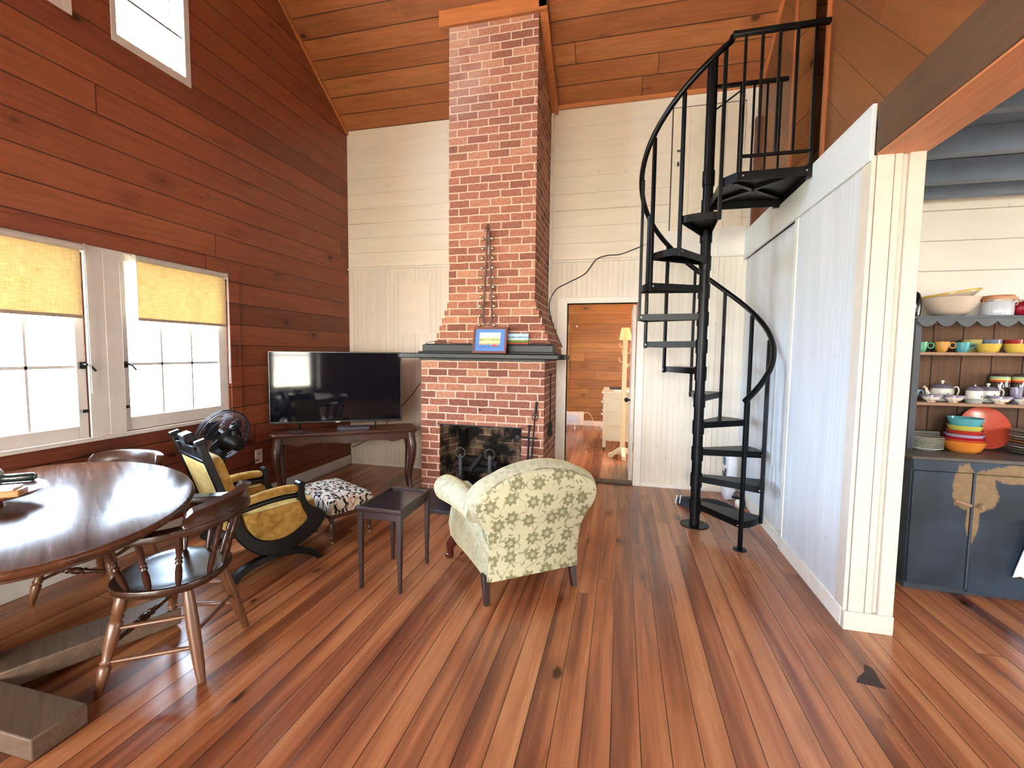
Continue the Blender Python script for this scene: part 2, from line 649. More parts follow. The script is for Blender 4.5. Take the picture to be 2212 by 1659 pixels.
def wall_mb(axis, d0, d1, u0, u1, v0, v1, holes=(), clips=()):
    mb = MB()
    us = sorted({u0, u1, *[h[0] for h in holes], *[h[1] for h in holes]})
    vs = sorted({v0, v1, *[h[2] for h in holes], *[h[3] for h in holes]})
    us = [u for u in us if u0 <= u <= u1]
    vs = [v for v in vs if v0 <= v <= v1]
    for i in range(len(us) - 1):
        for j in range(len(vs) - 1):
            cu, cv = (us[i] + us[i + 1]) / 2, (vs[j] + vs[j + 1]) / 2
            if any(h[0] < cu < h[1] and h[2] < cv < h[3] for h in holes):
                continue
            poly = [(us[i], vs[j]), (us[i + 1], vs[j]), (us[i + 1], vs[j + 1]), (us[i], vs[j + 1])]
            for c in clips:
                poly = clip_poly(poly, *c)
                if len(poly) < 3:
                    break
            if len(poly) >= 3:
                mb.prism(poly, axis, d0, d1)
    return mb

# ------------------------------------------------------------------ key planes of the house (metres)
XL, D, XR = -3.37, 5.06, 1.20          # left wall, back wall, right partition
W0 = (-3.2, -1.2, 0.8, 2.1)            # unseen window opening added behind the viewer for cool light on the right partition
RIDGE, SL, EAVE = 2.30, 0.69, 4.15
ZR = EAVE + SL * (D - RIDGE)
SLF = 0.40                             # gentler slope on the porch side
YF = -5.0                             # front wall


def zc(y):
    return EAVE + SL * (D - y) if y >= RIDGE else ZR - SLF * (RIDGE - y)


GABLE = [(SL, 1.0, EAVE + SL * D), (-SLF, 1.0, ZR - SLF * RIDGE)]

# ------------------------------------------------------------------ materials
m_leftwall = M_plank('stained_pine_wall', [(0.0, lin((96, 46, 32))), (0.35, lin((113, 57, 38))), (0.7, lin((126, 67, 43))), (1.0, lin((140, 79, 51)))],
                     0.186, 4.6, 'u', scar=1.0, knots=0.9, rough=0.45, spec=0.3, grain=0.30, seam_dark=0.08, seam=0.0032)
m_ceiling = M_plank('stained_pine_ceiling', [(0.0, lin((116, 66, 38))), (0.5, lin((138, 81, 46))), (1.0, lin((156, 98, 58)))],
                    0.158, 4.4, 'u', scar=0.6, knots=0.95, rough=0.45, spec=0.3, grain=0.32, seam_dark=0.1, seam=0.0032)
m_floor = M_plank('pine_floor', [(0.0, lin((88, 47, 35))), (0.25, lin((126, 74, 49))), (0.5, lin((158, 98, 63))), (0.75, lin((176, 117, 77))), (1.0, lin((187, 131, 89)))],
                  0.109, 5.2, 'v', scar=0.7, knots=0.5, rough=0.25, spec=0.5, grain=0.20, seam=0.0016, seam_dark=0.08, bump=0.14, blot=0.74, rvar=0.16, bl_a=0.42, bl_b=8.0, bl_lo=0.26, bl_hi=0.74)
m_loft = M_plank('diagonal_sheathing', [(0.0, lin((96, 56, 29))), (0.5, lin((114, 69, 36))), (1.0, lin((130, 82, 46)))],
                 0.235, 2.6, 'u', knots=0.22, rough=0.45, spec=0.3, grain=0.26, rot=R(45), seam_dark=0.25)
m_backroom = M_plank('light_pine_wall', [(0.0, lin((118, 76, 40))), (0.5, lin((144, 98, 54))), (1.0, lin((164, 118, 70)))],
                     0.186, 2.6, 'u', knots=0.35, rough=0.45, spec=0.35, grain=0.34, seam_dark=0.2)
m_ship = M_bead('white_shiplap', (238, 228, 208), 0.178, 'u', faint=True, dark=1.0, stain=0.07, streak=0.06, lw=1.5)
m_kitwall = M_bead('cream_shiplap', (236, 226, 212), 0.205, 'u', faint=False, dark=0.9, stain=0.04, streak=0.04, lw=1.4)
m_bead = M_bead('white_beadboard', (234, 224, 205), 0.056, 'v', stain=0.10, streak=0.12, dark=0.85, lw=1.15)
m_bead_r = M_bead('white_beadboard_right', (216, 221, 224), 0.05, 'v', stain=0.10, streak=0.10, dark=0.4)
m_white = M_plain('white_paint', (232, 226, 212), 0.42, var=0.05)
m_post = M_plain('cream_post_paint', (206, 196, 180), 0.42, var=0.06)
m_white_w = M_plain('white_window_paint', (200, 196, 192), 0.45, var=0.05)
m_brick = M_brick('red_brick', [(0.0, lin((124, 76, 62))), (0.3, lin((146, 92, 74))), (0.75, lin((164, 106, 84))), (1.0, lin((186, 132, 104)))], mcol=(214, 184, 160), mortar=0.0080, pale=True)
m_lightiron = M_plain('greyed_iron', (60, 58, 58), 0.45, 0.2, var=0.3)
m_soot = M_brick('sooty_brick', [(0.0, lin((84, 60, 50))), (0.6, lin((130, 98, 78))), (1.0, lin((166, 140, 114)))], mcol=(170, 152, 130), soot=0.50)
m_slate = M_plain('black_slate', (38, 38, 44), 0.35, var=0.4, scale=6, bump=0.2, bscale=20)
m_blackpaint = M_plain('black_paint', (12, 12, 12), 0.45, var=0.4, scale=14, spec=0.35)
m_trimwood = M_wood('stained_trim', (158, 92, 50), 0.45, 'y', 0.3)
m_trimwood_x = M_wood('stained_trim_x', (166, 98, 54), 0.45, 'x', 0.3)
m_trimwood_z = M_wood('stained_trim_z', (150, 84, 44), 0.45, 'z', 0.3)
m_beam = M_wood('rough_beam', (66, 42, 23), 0.6, 'y', 0.45, bump=0.25)
m_joist = M_plain('grey_blue_paint', (82, 90, 106), 0.5, var=0.08)
m_glass = M_glass('window_glass')
m_iron = M_plain('wrought_iron', (18, 17, 17), 0.55, 0.2, var=0.3, bump=0.2)
m_metal_black = M_plain('black_enamel_steel', (7, 7, 8), 0.34, 0.0, var=0.2, spec=0.16)
m_steel = M_plain('bare_steel', (190, 190, 186), 0.3, 0.9, var=0.1)
m_dark_opening = M_plain('dark_loft_boards', (92, 46, 24), 0.6, var=0.2)

# ------------------------------------------------------------------ floor and ceilings
struct('floor', MB().box(-3.6, 4.7, YF - 0.1, 9.4, -0.12, 0.0), m_floor, 'wide pine floorboards running toward the fireplace wall', 'floor')
mb = MB()
th = 0.14
mb.prism([(D + 0.2, zc(D + 0.2)), (RIDGE, ZR), (RIDGE, ZR + th), (D + 0.2, zc(D + 0.2) + th)], 'x', -3.6, 4.6)
mb.prism([(RIDGE, ZR), (YF - 0.2, zc(YF - 0.2)), (YF - 0.2, zc(YF - 0.2) + th), (RIDGE, ZR + th)], 'x', -3.6, 4.6)
struct('ceiling', mb, m_ceiling, 'sloping knotty pine board ceiling above the room', 'ceiling', weld=False)

# ------------------------------------------------------------------ walls
W1 = (1.33, 2.165, 0.862, 2.10)
W2 = (2.378, 3.245, 0.868, 2.10)
U1 = (1.61, 2.185, 3.505, 4.62)
U2 = (2.405, 2.978, 3.510, 4.62)
struct('wall_left', wall_mb('x', XL - 0.15, XL, YF - 0.1, D + 0.15, 0.0, 6.3, [W1, W2, U1, U2, W0], GABLE), m_leftwall,
       'dark red-brown knotty pine board wall with the windows', 'wall', weld=False)
DOOR = (-0.605, 0.155, 0.0, 2.01)
struct('wall_back', wall_mb('y', D, D + 0.12, -3.6, 1.29, 2.47, 4.25, [], []), m_ship,
       'upper white shiplap boards around the chimney', 'wall', weld=False)
struct('wall_back_lower', wall_mb('y', D, D + 0.12, -3.6, 4.6, 0.0, 2.47, [DOOR], []), m_bead,
       'lower white beadboard wall behind the fireplace and around the doorway', 'wall', weld=False)
struct('wall_loft_back', wall_mb('y', D, D + 0.12, 1.29, 4.6, 2.47, 4.3), m_loft, 'dark board wall at the back of the loft', 'wall', weld=False)
# right partition below the loft: a far bay and a nearer, slightly prouder bay
mb = MB().box(1.232, 1.40, 3.64, D, 0.0, 0.56).box(1.212, 1.40, 3.64, D, 0.56, 2.43)
struct('wall_right', mb, m_bead_r, 'far bay of the white beadboard partition behind the spiral stair', 'wall')
mb = MB().box(1.195, 1.40, 2.68, 3.64, 0.0, 2.43)
struct('wall_right_near', mb, m_bead_r, 'near bay of the white beadboard partition beside the post', 'wall')
m_board = M_bead('white_top_board', (218, 224, 224), 0.40, 'u', stain=0.06, faint=True, dark=0.2, streak=0.02)
struct('trim_1', MB().box(1.178, 1.198, 2.665, D, 2.43, 2.706), m_board, 'wide white board capping the right partition', 'trim', bevel=0.002)
m_strip = M_plain('white_strip', (222, 220, 210), 0.45, var=0.05)
struct('trim_2', MB().box(1.189, 1.215, 3.625, 3.685, 0.0, 2.43), m_strip, 'narrow white strip between the two beadboard bays of the right partition', 'trim', bevel=0.003)
mb = MB().box(1.186, 1.225, 2.68, 3.64, 0, 0.105).box(1.20, 1.235, 3.64, D, 0, 0.09)
struct('baseboard_right', mb, m_white, 'white baseboard along the right partition', 'baseboard', bevel=0.004)
# loft wall above the beam, with its opening onto the stair landing
LO = (3.535, 4.13, 2.70, 4.72)
struct('wall_loft', wall_mb('x', 1.28, 1.40, YF - 0.1, D + 0.1, 2.62, 6.3, [LO], GABLE), m_loft,
       'brown diagonal board wall of the loft above the kitchen', 'wall', weld=False)
# outer envelope behind the camera and to the right
FW = [(-3.15, -1.35, 0.45, 2.25), (-0.97, 0.08, 0.40, 2.10), (3.1, 3.45, 1.0, 2.0), (3.8, 4.15, 1.0, 2.0), (-1.0, 2.0, 2.10, 2.95), (0.25, 0.31, 0.40, 2.10)]  # far-left and high eave openings are added to fill the room with light
struct('wall_front', wall_mb('y', YF - 0.15, YF, -3.6, 4.6, 0.0, 6.3, FW, [(0.0, 1.0, zc(YF))]), m_leftwall,
       'pine board wall behind the viewer', 'wall', weld=False)
KW = [(0.6, 1.0, 1.1, 2.0), (2.0, 2.4, 1.1, 2.0)]
struct('wall_kitchen_right', wall_mb('x', 4.4, 4.55, YF - 0.1, 9.4, 0.0, 6.3, KW, GABLE), m_kitwall, 'far right cream wall of the kitchen', 'wall', weld=False)
struct('wall_kitchen_back', wall_mb('y', 3.75, 3.85, 1.40, 4.5, 0.0, 2.64), m_kitwall, 'cream shiplap wall behind the blue hutch', 'wall', weld=False)
struct('wall_kitchen_left', MB().box(1.39, 1.412, 2.75, 3.75, 0.0, 2.5), m_white, 'kitchen side of the white partition', 'wall')
struct('ceiling_kitchen', MB().box(1.25, 4.5, YF - 0.1, D, 2.64, 2.70), m_joist, 'grey-blue painted kitchen ceiling under the loft', 'ceiling')
for i, y in enumerate((3.60, 3.30, 2.86, 2.39, 1.93, 1.46, 0.99, 0.52, 0.05)):
    tag(obj('ceiling_joist', MB().box(1.44, 4.4, y, y + 0.055, 2.505, 2.64), m_joist, bevel=0.003),
        'grey-blue painted kitchen joist, ' + ('nearest the cream wall above the hutch' if i == 0 else ['second', 'third', 'fourth', 'fifth', 'sixth', 'seventh', 'eighth', 'ninth'][i - 1] + ' out from the cream hutch wall'), 'joist', 'kitchen ceiling joists', 'structure')
# back room seen through the doorway
struct('wall_bedroom_back', wall_mb('y', 9.1, 9.2, -3.0, 2.0, 0.0, 2.6), m_backroom, 'orange pine board wall at the far end of the next room', 'wall', weld=False)
struct('wall_bedroom_left', wall_mb('x', -2.75, -2.65, D + 0.12, 9.2, 0.0, 2.6, [(6.7, 7.2, 1.0, 2.0)]), m_backroom, 'left wall of the next room', 'wall', weld=False)
struct('wall_bedroom_right', wall_mb('x', 1.6, 1.7, D + 0.12, 9.2, 0.0, 2.6, [(6.1, 6.8, 0.8, 1.9), (7.6, 8.2, 0.8, 1.9)]), m_backroom, 'right wall of the next room', 'wall', weld=False)
struct('ceiling_bedroom', MB().box(-2.8, 1.8, D + 0.12, 9.2, 2.5, 2.6), m_white, 'ceiling of the next room', 'ceiling')
struct('baseboard_bedroom', MB().box(-2.7, 1.6, 9.075, 9.1, 0, 0.10), m_white, 'white baseboard in the next room', 'baseboard', bevel=0.003)
struct('trim_3', MB().box(-1.12, -1.02, 9.07, 9.1, 0.55, 2.05), m_backroom, 'upright pine window casing in the next room', 'trim')

# ------------------------------------------------------------------ trims of the main room
struct('baseboard_left', MB().box(XL, XL + 0.018, YF, D, 0, 0.115), m_white_w, 'white baseboard below the pine window wall', 'baseboard', bevel=0.003)
struct('baseboard_back', MB().box(XL, -2.0, D - 0.012, D, 0, 0.035).box(0.24, 1.19, D - 0.014, D, 0, 0.05), m_white, 'thin white baseboard of the fireplace wall', 'baseboard', bevel=0.002)
struct('trim_4', MB().box(XL, -1.72, D - 0.022, D, 2.462, 2.482).box(-0.80, 1.2, D - 0.022, D, 2.462, 2.482), m_white, 'thin white rail between shiplap and beadboard', 'trim', bevel=0.003)
mb = MB().prism([(D, zc(D) - 0.005), (RIDGE, ZR - 0.005), (RIDGE, ZR - 0.05), (D, zc(D) - 0.05)], 'x', XL, XL + 0.022)
struct('trim_5', mb, m_trimwood, 'narrow pine strip where the window wall meets the sloping ceiling', 'trim')
mb = MB().prism([(D, zc(D) - 0.005), (RIDGE, ZR - 0.005), (RIDGE, ZR - 0.05), (D, zc(D) - 0.05)], 'x', 1.258, 1.28)
struct('trim_6', mb, m_trimwood, 'narrow pine strip where the loft wall meets the sloping ceiling', 'trim')
struct('trim_7', MB().box(-0.80, 1.28, D - 0.02, D, zc(D) - 0.045, zc(D) - 0.0), m_trimwood_x, 'pine strip along the top of the right shiplap', 'trim')
# loft opening casing
mb = MB().box(1.262, 1.285, 3.50, 3.535, 2.70, 4.72).box(1.262, 1.285, 4.13, 4.165, 2.70, 4.72)
struct('trim_8', mb, m_trimwood_z, 'pine casing strips of the loft opening', 'trim', bevel=0.002)
struct('trim_9', MB().box(1.225, 1.28, D - 0.06, D, 2.706, 3.80), m_dark_opening, 'dark upright corner post behind the stair railing', 'trim')
# doorway casing
mb = MB().box(DOOR[0] - 0.11, DOOR[0], D - 0.02, D + 0.13, 0, 2.075).box(DOOR[1], DOOR[1] + 0.08, D - 0.02, D + 0.13, 0, 2.075)
mb.box(DOOR[0] - 0.11, DOOR[1] + 0.08, D - 0.021, D + 0.13, 2.01, 2.075)
struct('trim_10', mb, m_white, 'white casing around the doorway beside the fireplace', 'trim', bevel=0.003, weld=False)
struct('trim_11', MB().box(DOOR[0], DOOR[1], D - 0.02, D + 0.14, 0.0, 0.016), M_plain('dark_threshold', (48, 34, 28), 0.4), 'dark threshold strip of the doorway', 'trim', bevel=0.003)
struct('trim_12', MB().box(-0.815, -0.785, D - 0.035, D, 1.45, zc(D) - 0.08), m_white, 'upright white strip beside the chimney', 'trim', bevel=0.003)
struct('trim_13', MB().box(-2.668, -2.26, D - 0.008, D, 1.665, 2.297), M_plain('white_cover', (228, 216, 198), 0.45, var=0.04), 'flat white cover panel on the beadboard left of the chimney', 'trim', bevel=0.002)
struct('trim_14', MB().box(0.935, 1.195, D - 0.03, D, 2.47, 2.76).box(0.2, 0.935, D - 0.014, D, 2.47, 2.74), m_white, 'plain white board low in the shiplap behind the stair', 'trim', bevel=0.002)
# post and beam at the kitchen opening
mb = MB()
x = 1.188
for a, b, y in ((1.188, 1.208, 2.662), (1.211, 1.283, 2.655), (1.286, 1.318, 2.655), (1.318, 1.345, 2.668), (1.345, 1.412, 2.65)):
    mb.box(a, b, y, 2.76, 0.10, 2.455)
mb.box(1.188, 1.415, 2.645, 2.76, 0.0, 0.10)
struct('trim_15', mb, m_post, 'cream panelled post at the end of the right partition', 'post', bevel=0.003, weld=False)
mb = MB().box(1.20, 1.425, YF, 2.662, 2.462, 2.70)
bmo = struct('trim_16', mb, m_beam, 'rough brown beam over the kitchen opening', 'beam', bevel=0.006)
obj('soffit_board', MB().box(1.207, 1.42, YF, 2.66, 2.452, 2.464), M_wood('orange_soffit', (176, 108, 66), 0.45, 'y', 0.35), bmo)

# closed plank door of the upper wall
dr = MB()
x0, x1 = 0.455, 1.135
for i in range(4):
    a = x0 + (x1 - x0) * i / 4
    dr.box(a + 0.001, a + (x1 - x0) / 4 - 0.001, D - 0.012, D + 0.01, 2.755, 3.985)
d2 = struct('door_2', dr, M_plain('cream_door', (228, 216, 190), 0.45, var=0.05), 'closed cream plank door high in the shiplap behind the stair', 'door', bevel=0.0015, weld=False)
obj('latch', MB().box(0.50, 0.56, D - 0.03, D - 0.011, 3.545, 3.56).box(0.505, 0.52, D - 0.03, D - 0.011, 3.40, 3.44).box(0.535, 0.55, D - 0.03, D - 0.011, 3.40, 3.45).cyl((0.54, D - 0.011, 3.47), (0.54, D - 0.045, 3.47), 0.008), m_iron, d2)
obj('door_gap_shade', MB().box(x0 - 0.012, x0, D - 0.006, D, 2.75, 3.995).box(x0 - 0.012, x1 + 0.012, D - 0.006, D, 3.985, 3.995), M_plain('gap_shadow', (60, 44, 32), 0.8), d2)  # thin dark strips painted as the shade in the gap around the door

# open white door leaf into the next room
dl = struct('door_1', MB().box(0.112, 0.150, D + 0.135, D + 0.87, 0.012, 2.0), m_white, 'open white door leaf seen edge-on in the doorway', 'door', bevel=0.003)
obj('door_knob', MB().cyl((0.112, D + 0.20, 0.93), (0.085, D + 0.20, 0.93), 0.010).sphere((0.068, D + 0.20, 0.93), 0.026), m_iron, dl, smooth=40)

# ------------------------------------------------------------------ windows
m_sash = m_white_w


def casement(name, y0, y1, z0, z1, g, label, latch_y=None, cols=3):
    gy0, gy1, gz0, gz1 = g
    xi = XL - 0.012
    mb = MB()
    for a, b, c, d in ((y0, gy0, z0, z1), (gy1, y1, z0, z1), (gy0, gy1, z0, gz0), (gy0, gy1, gz1, z1)):
        mb.box(xi - 0.035, xi, a, b, c, d)
    o = struct(name, mb, m_sash, label, 'window', bevel=0.003, weld=False)
    mu = MB()
    zm = gz0 + (gz1 - gz0) * 0.345
    mu.box(xi - 0.026, xi - 0.010, gy0, gy1, zm - 0.010, zm + 0.010)
    for k in range(1, cols):
        yy = gy0 + (gy1 - gy0) * k / cols
        mu.box(xi - 0.026, xi - 0.010, yy - 0.007, yy + 0.007, gz0, gz1)
    obj('muntin', mu, m_sash, o, weld=False)
    obj('glass_pane', MB().box(xi - 0.020, xi - 0.016, gy0, gy1, gz0, gz1), m_glass, o)
    if latch_y:
        obj('latch', MB().box(xi, xi + 0.012, latch_y - 0.02, latch_y + 0.02, 1.315, 1.36).cyl((xi + 0.01, latch_y, 1.345), (xi + 0.045, latch_y, 1.345), 0.006).tube([(xi + 0.04, latch_y, 1.345), (xi + 0.045, latch_y + 0.025, 1.33), (xi + 0.045, latch_y + 0.05, 1.30)], 0.007, 8), m_iron, o, smooth=40)
        obj('keeper', MB().box(xi, xi + 0.014, latch_y - 0.018, latch_y + 0.018, 1.03, 1.05), m_iron, o)
    return o


casement('window_1', W1[0], W1[1], W1[2], W1[3], (1.38, 2.112, 0.945, 2.055), 'left casement window of the pair, beyond the oval table', 2.142)
casement('window_2', W2[0], W2[1], W2[2], W2[3], (2.428, 3.160, 0.962, 2.055), 'right casement window of the pair, nearest the television', 2.392)


def upper(name, U, label):
    g = (U[0] + 0.036, U[1] - 0.046, U[2] + 0.058, U[3] - 0.05)
    mb = MB()
    for a, b, c, d in ((U[0], g[0], U[2], U[3]), (g[1], U[1], U[2], U[3]), (g[0], g[1], U[2], g[2]), (g[0], g[1], g[3], U[3])):
        mb.box(XL - 0.05, XL + 0.004, a, b, c, d)
    o = struct(name, mb, m_sash, label, 'window', bevel=0.003, weld=False)
    mu = MB().box(XL - 0.045, XL - 0.02, g[0], g[1], 3.850, 3.868)
    obj('muntin', mu, M_plain('grey_bar', (150, 152, 160), 0.4), o)
    obj('storm_frame', MB().box(XL - 0.10, XL - 0.08, g[1] - 0.055, g[1] - 0.035, g[2], g[3]), m_sash, o)
    obj('glass_pane', MB().box(XL - 0.036, XL - 0.032, g[0], g[1], g[2], g[3]), m_glass, o)


upper('window_3', U2, 'high gable window whose lower half shows at the top of the photo')
upper('window_4', U1, 'high gable window, only its sill corner showing at top left')
# white casing boards of the lower pair
mb = MB().box(XL - 0.01, XL + 0.012, W1[1], 2.275, 0.845, 2.10).box(XL - 0.01, XL + 0.014, 2.275, W2[0], 0.845, 2.10)
mb.box(XL - 0.01, XL + 0.022, 1.28, 3.255, 0.838, 0.866)
mb.box(XL - 0.01, XL + 0.012, 1.28, 3.255, 2.095, 2.112)
struct('trim_17', mb, m_white_w, 'white mullion boards and sill of the lower window pair', 'trim', bevel=0.003, weld=False)
mb = MB().box(XL, XL + 0.016, 3.255, 3.365, 0.84, 2.205).box(XL, XL + 0.016, 1.2, 3.255, 2.112, 2.205)
struct('trim_18', mb, m_leftwall, 'brown wood casing around the lower window pair', 'trim', bevel=0.002, weld=False)
for i, h in enumerate(FW):
    mb = MB()
    t = 0.05 if h[1] - h[0] > 0.2 else 0.008
    for a, b, c, d in ((h[0], h[0] + t, h[2], h[3]), (h[1] - t, h[1], h[2], h[3]), (h[0] + t, h[1] - t, h[2], h[2] + t), (h[0] + t, h[1] - t, h[3] - t, h[3]), (h[0] + t, h[1] - t, 1.30, 1.33)):
        mb.box(a, b, YF - 0.06, YF - 0.02, c, d)
    o = struct('window_%d' % (5 + i), mb, m_sash, 'window in the wall behind the viewer, ' + ['wide fill-light opening added at the far left', 'narrow one second from left', 'left one of the kitchen pair', 'right one of the kitchen pair', 'wide fill-light opening added high under the eave', 'slit sidelight beside the narrow window'][i], 'window', weld=False)
    obj('glass_pane', MB().box(h[0] + t, h[1] - t, YF - 0.042, YF - 0.038, h[2] + t, h[3] - t), m_glass, o)

# sky portals at the openings
portal('sky_opening_a', (XL - 0.16, (W1[0] + W1[1]) / 2, 1.48), (1, 0, 0), W1[1] - W1[0], 1.24)
portal('sky_opening_b', (XL - 0.16, (W2[0] + W2[1]) / 2, 1.48), (1, 0, 0), W2[1] - W2[0], 1.24)
portal('sky_opening_c', (XL - 0.16, (W0[0] + W0[1]) / 2, 1.45), (1, 0, 0), W0[1] - W0[0], 1.3)
portal('sky_opening_d', (XL - 0.16, (U1[0] + U1[1]) / 2, 4.06), (1, 0, 0), U1[1] - U1[0], 1.12)
portal('sky_opening_e', (XL - 0.16, (U2[0] + U2[1]) / 2, 4.06), (1, 0, 0), U2[1] - U2[0], 1.12)
for h in FW:
    portal('sky_opening_f', ((h[0] + h[1]) / 2, YF - 0.16, (h[2] + h[3]) / 2), (0, 1, 0), h[1] - h[0], h[3] - h[2])
for h in KW:
    portal('sky_opening_g', (4.56, (h[0] + h[1]) / 2, (h[2] + h[3]) / 2), (-1, 0, 0), h[1] - h[0], h[3] - h[2])
portal('sky_opening_h', (1.71, 6.45, 1.35), (-1, 0, 0), 0.7, 1.1)
portal('sky_opening_i', (1.71, 7.9, 1.35), (-1, 0, 0), 0.6, 1.1)
portal('sky_opening_j', (-2.76, 6.95, 1.5), (1, 0, 0), 0.5, 1.0)
# ground outside
gm = M_plain('pale_gravel', (190, 188, 172), 0.9, var=0.15, scale=0.6)
struct('ground', MB().box(-40, -3.7, -40, 40, -0.7, -0.6).box(-3.7, 5, -40, YF - 0.3, -0.7, -0.6).box(5, 40, -40, 40, -0.7, -0.6), gm, 'pale ground outside the windows', 'ground', weld=False)

# ------------------------------------------------------------------ roller blinds
n = N('woven_blind')
uvv = n.uv()
u, v, _ = n.sep(uvv)
wv = n.noise(n.comb(n.math('MULTIPLY', u, 14.0), n.math('MULTIPLY', v, 260.0), 0.0), 1.0, 3)
wv2 = n.noise(n.comb(n.math('MULTIPLY', u, 300.0), n.math('MULTIPLY', v, 10.0), 3.0), 1.0, 2)
wf = n.smooth(n.math('ADD', n.math('MULTIPLY', wv, 0.6), n.math('MULTIPLY', wv2, 0.4)), 0.3, 0.7)
cl = n.mix(wf, lin((196, 176, 134)), lin((240, 228, 198)))
df = n.node('ShaderNodeBsdfDiffuse')
tl = n.node('ShaderNodeBsdfTranslucent')
n.put(df.inputs[0], cl)
n.put(tl.inputs[0], n.mix(1.0, cl, (0.50, 0.465, 0.385, 1), 'MULTIPLY'))
ad = n.node('ShaderNodeMixShader')
ad.inputs[0].default_value = 0.5
n.t.links.new(df.outputs[0], ad.inputs[1])
n.t.links.new(tl.outputs[0], ad.inputs[2])
n.t.links.new(ad.outputs[0], n.out.inputs[0])
m_blind = n.m
m_bar = M_plain('blind_bar', (150, 132, 118), 0.6)
for y0, y1, zb, lb in ((1.35, 2.135, 1.655, 'woven roller blind pulled part-way down the left window'), (2.475, 3.195, 1.665, 'woven roller blind pulled part-way down the right window')):
    t = thing('roller_blind', lb, 'blind', (XL + 0.03, (y0 + y1) / 2, zb), 0, 'roller blinds')
    hw = (y1 - y0) / 2
    top = 2.085 - zb
    obj('fabric', MB().box(-0.0015, 0.0015, -hw, hw, 0.0, top), m_blind, t)
    obj('roller', MB().cyl((0, -hw - 0.015, top), (0, hw + 0.02, top), 0.022), M_plain('blind_roller', (176, 168, 162), 0.6), t, smooth=40)
    obj('hem_bar', MB().box(-0.006, 0.006, -hw - 0.004, hw + 0.004, -0.018, 0.003), m_bar, t, bevel=0.002)
    obj('bracket', MB().box(-0.03, 0.012, hw + 0.02, hw + 0.028, top - 0.025, top + 0.025), m_white_w, t)
    obj('pull_cord', MB().tube([(0.012, hw + 0.018, top), (0.013, hw + 0.016, top - 0.5), (0.01, hw + 0.014, top - 0.93), (0.013, hw + 0.024, top - 0.93), (0.014, hw + 0.024, top)], 0.0022, 6), m_white_w, t)

# outlet plate on the pine wall
o = thing('wall_outlet', 'white outlet plate low on the pine wall left of the television table', 'outlet', (XL, 3.545, 0.43))
obj('cover_plate', MB().box(0, 0.007, -0.043, 0.043, -0.066, 0.066), m_white, o, bevel=0.003)
m_sock = M_plain('socket_face', (200, 194, 184), 0.4)
for z_ in (0.012, -0.046):
    obj('socket', MB().box(0.006, 0.009, -0.017, 0.017, z_, z_ + 0.034), m_sock, o)

# ------------------------------------------------------------------ fireplace
CF = 4.25
fp = thing('fireplace', 'red brick fireplace and chimney with a black mantel shelf', 'fireplace', (-1.36, CF, 0))
ox, oy = -1.36, CF


def fx(mb):
    return mb.xf(Matrix.Translation((-ox, -oy, 0)))


L0, R0 = -2.0, -0.715
OL, OR, OZ = -1.797, -0.932, 0.716
mb = MB()
mb.box(L0, OL, CF, D, 0, OZ).box(OR, R0, CF, D, 0, OZ).box(L0, R0, CF, D, OZ, 1.39)
# corbelled shoulders: each course steps in
n_c = 6
for i in range(n_c):
    t = i / (n_c - 1)
    z0 = 1.39 + 0.10 + (i) * 0.0755
    mb.box(-1.86 + 0.135 * t, -0.665 - 0.145 * t, CF + 0.015, D, z0, z0 + 0.0755)
mb.box(-1.92, -0.66, CF + 0.01, D, 1.39, 1.49)
mb.box(-1.708, -0.826, CF + 0.02, D, 1.49, 4.9)
bo = obj('brickwork', mb, m_brick, fp, weld=False)
for v in bo.data.vertices:
    v.co.x -= ox
    v.co.y -= oy
# firebox lining
mb = MB()
fb = [(OL + 0.001, CF + 0.11), (-1.64, 4.78), (-1.09, 4.78), (OR - 0.001, CF + 0.11)]
pts = [(OL, CF + 0.02), (OL + 0.002, CF + 0.11)] + [(-1.66, 4.76), (-1.07, 4.76)] + [(OR - 0.002, CF + 0.11), (OR, CF + 0.02)]
for (xa, ya), (xb, yb) in zip(pts[:-1], pts[1:]):
    d = Vector((xb - xa, yb - ya, 0)).normalized()
    nn = Vector((-d.y, d.x, 0)) * 0.02
    mb.prism([(xa, ya), (xb, yb), (xb + nn.x, yb + nn.y), (xa + nn.x, ya + nn.y)], 'z', 0.03, OZ + 0.02)
fx(mb)
obj('firebox', mb, m_soot, fp, weld=False)
obj('firebox_roof', fx(MB().box(OL, OR, CF + 0.10, 4.78, OZ, OZ + 0.02)), M_plain('soot', (14, 12, 12), 0.9), fp)
obj('firebox_floor', fx(MB().box(OL + 0.002, OR - 0.002, CF + 0.0, 4.78, 0.0, 0.034)), M_plain('ash_floor', (34, 28, 26), 0.9, var=0.5, scale=20), fp)
obj('lintel', fx(MB().box(OL - 0.03, OR + 0.03, CF - 0.003, CF + 0.1, OZ - 0.008, OZ + 0.002)), m_iron, fp)
obj('hearth', fx(MB().prism([(-2.02, 4.25), (-1.66, 3.66), (-1.05, 3.66), (-0.70, 4.25)], 'z', 0.0, 0.032)), m_slate, fp, bevel=0.004)
mb = MB()
prof = []
w0, w1, y0, y1 = -2.16, -0.50, 3.99, 4.45
r = 0.07
out = []
for cx, cy, a0 in ((w0 + r, y0 + r, 180), (w1 - r, y0 + r, 270)):
    for k in range(7):
        a = R(a0 + 15 * k)
        out.append((cx + r * math.cos(a), cy + r * math.sin(a)))
out += [(w1, 4.30), (w1, D), (R0, D), (R0, y1), (L0, y1), (L0, D), (w0, D)]
out = [p for p in out]
out = out[:14] + [(w1, y1), (w0, y1)]
obj('mantel_shelf', fx(MB().prism(out, 'z', 1.392, 1.440)), m_blackpaint, fp, bevel=0.008, seg=3)
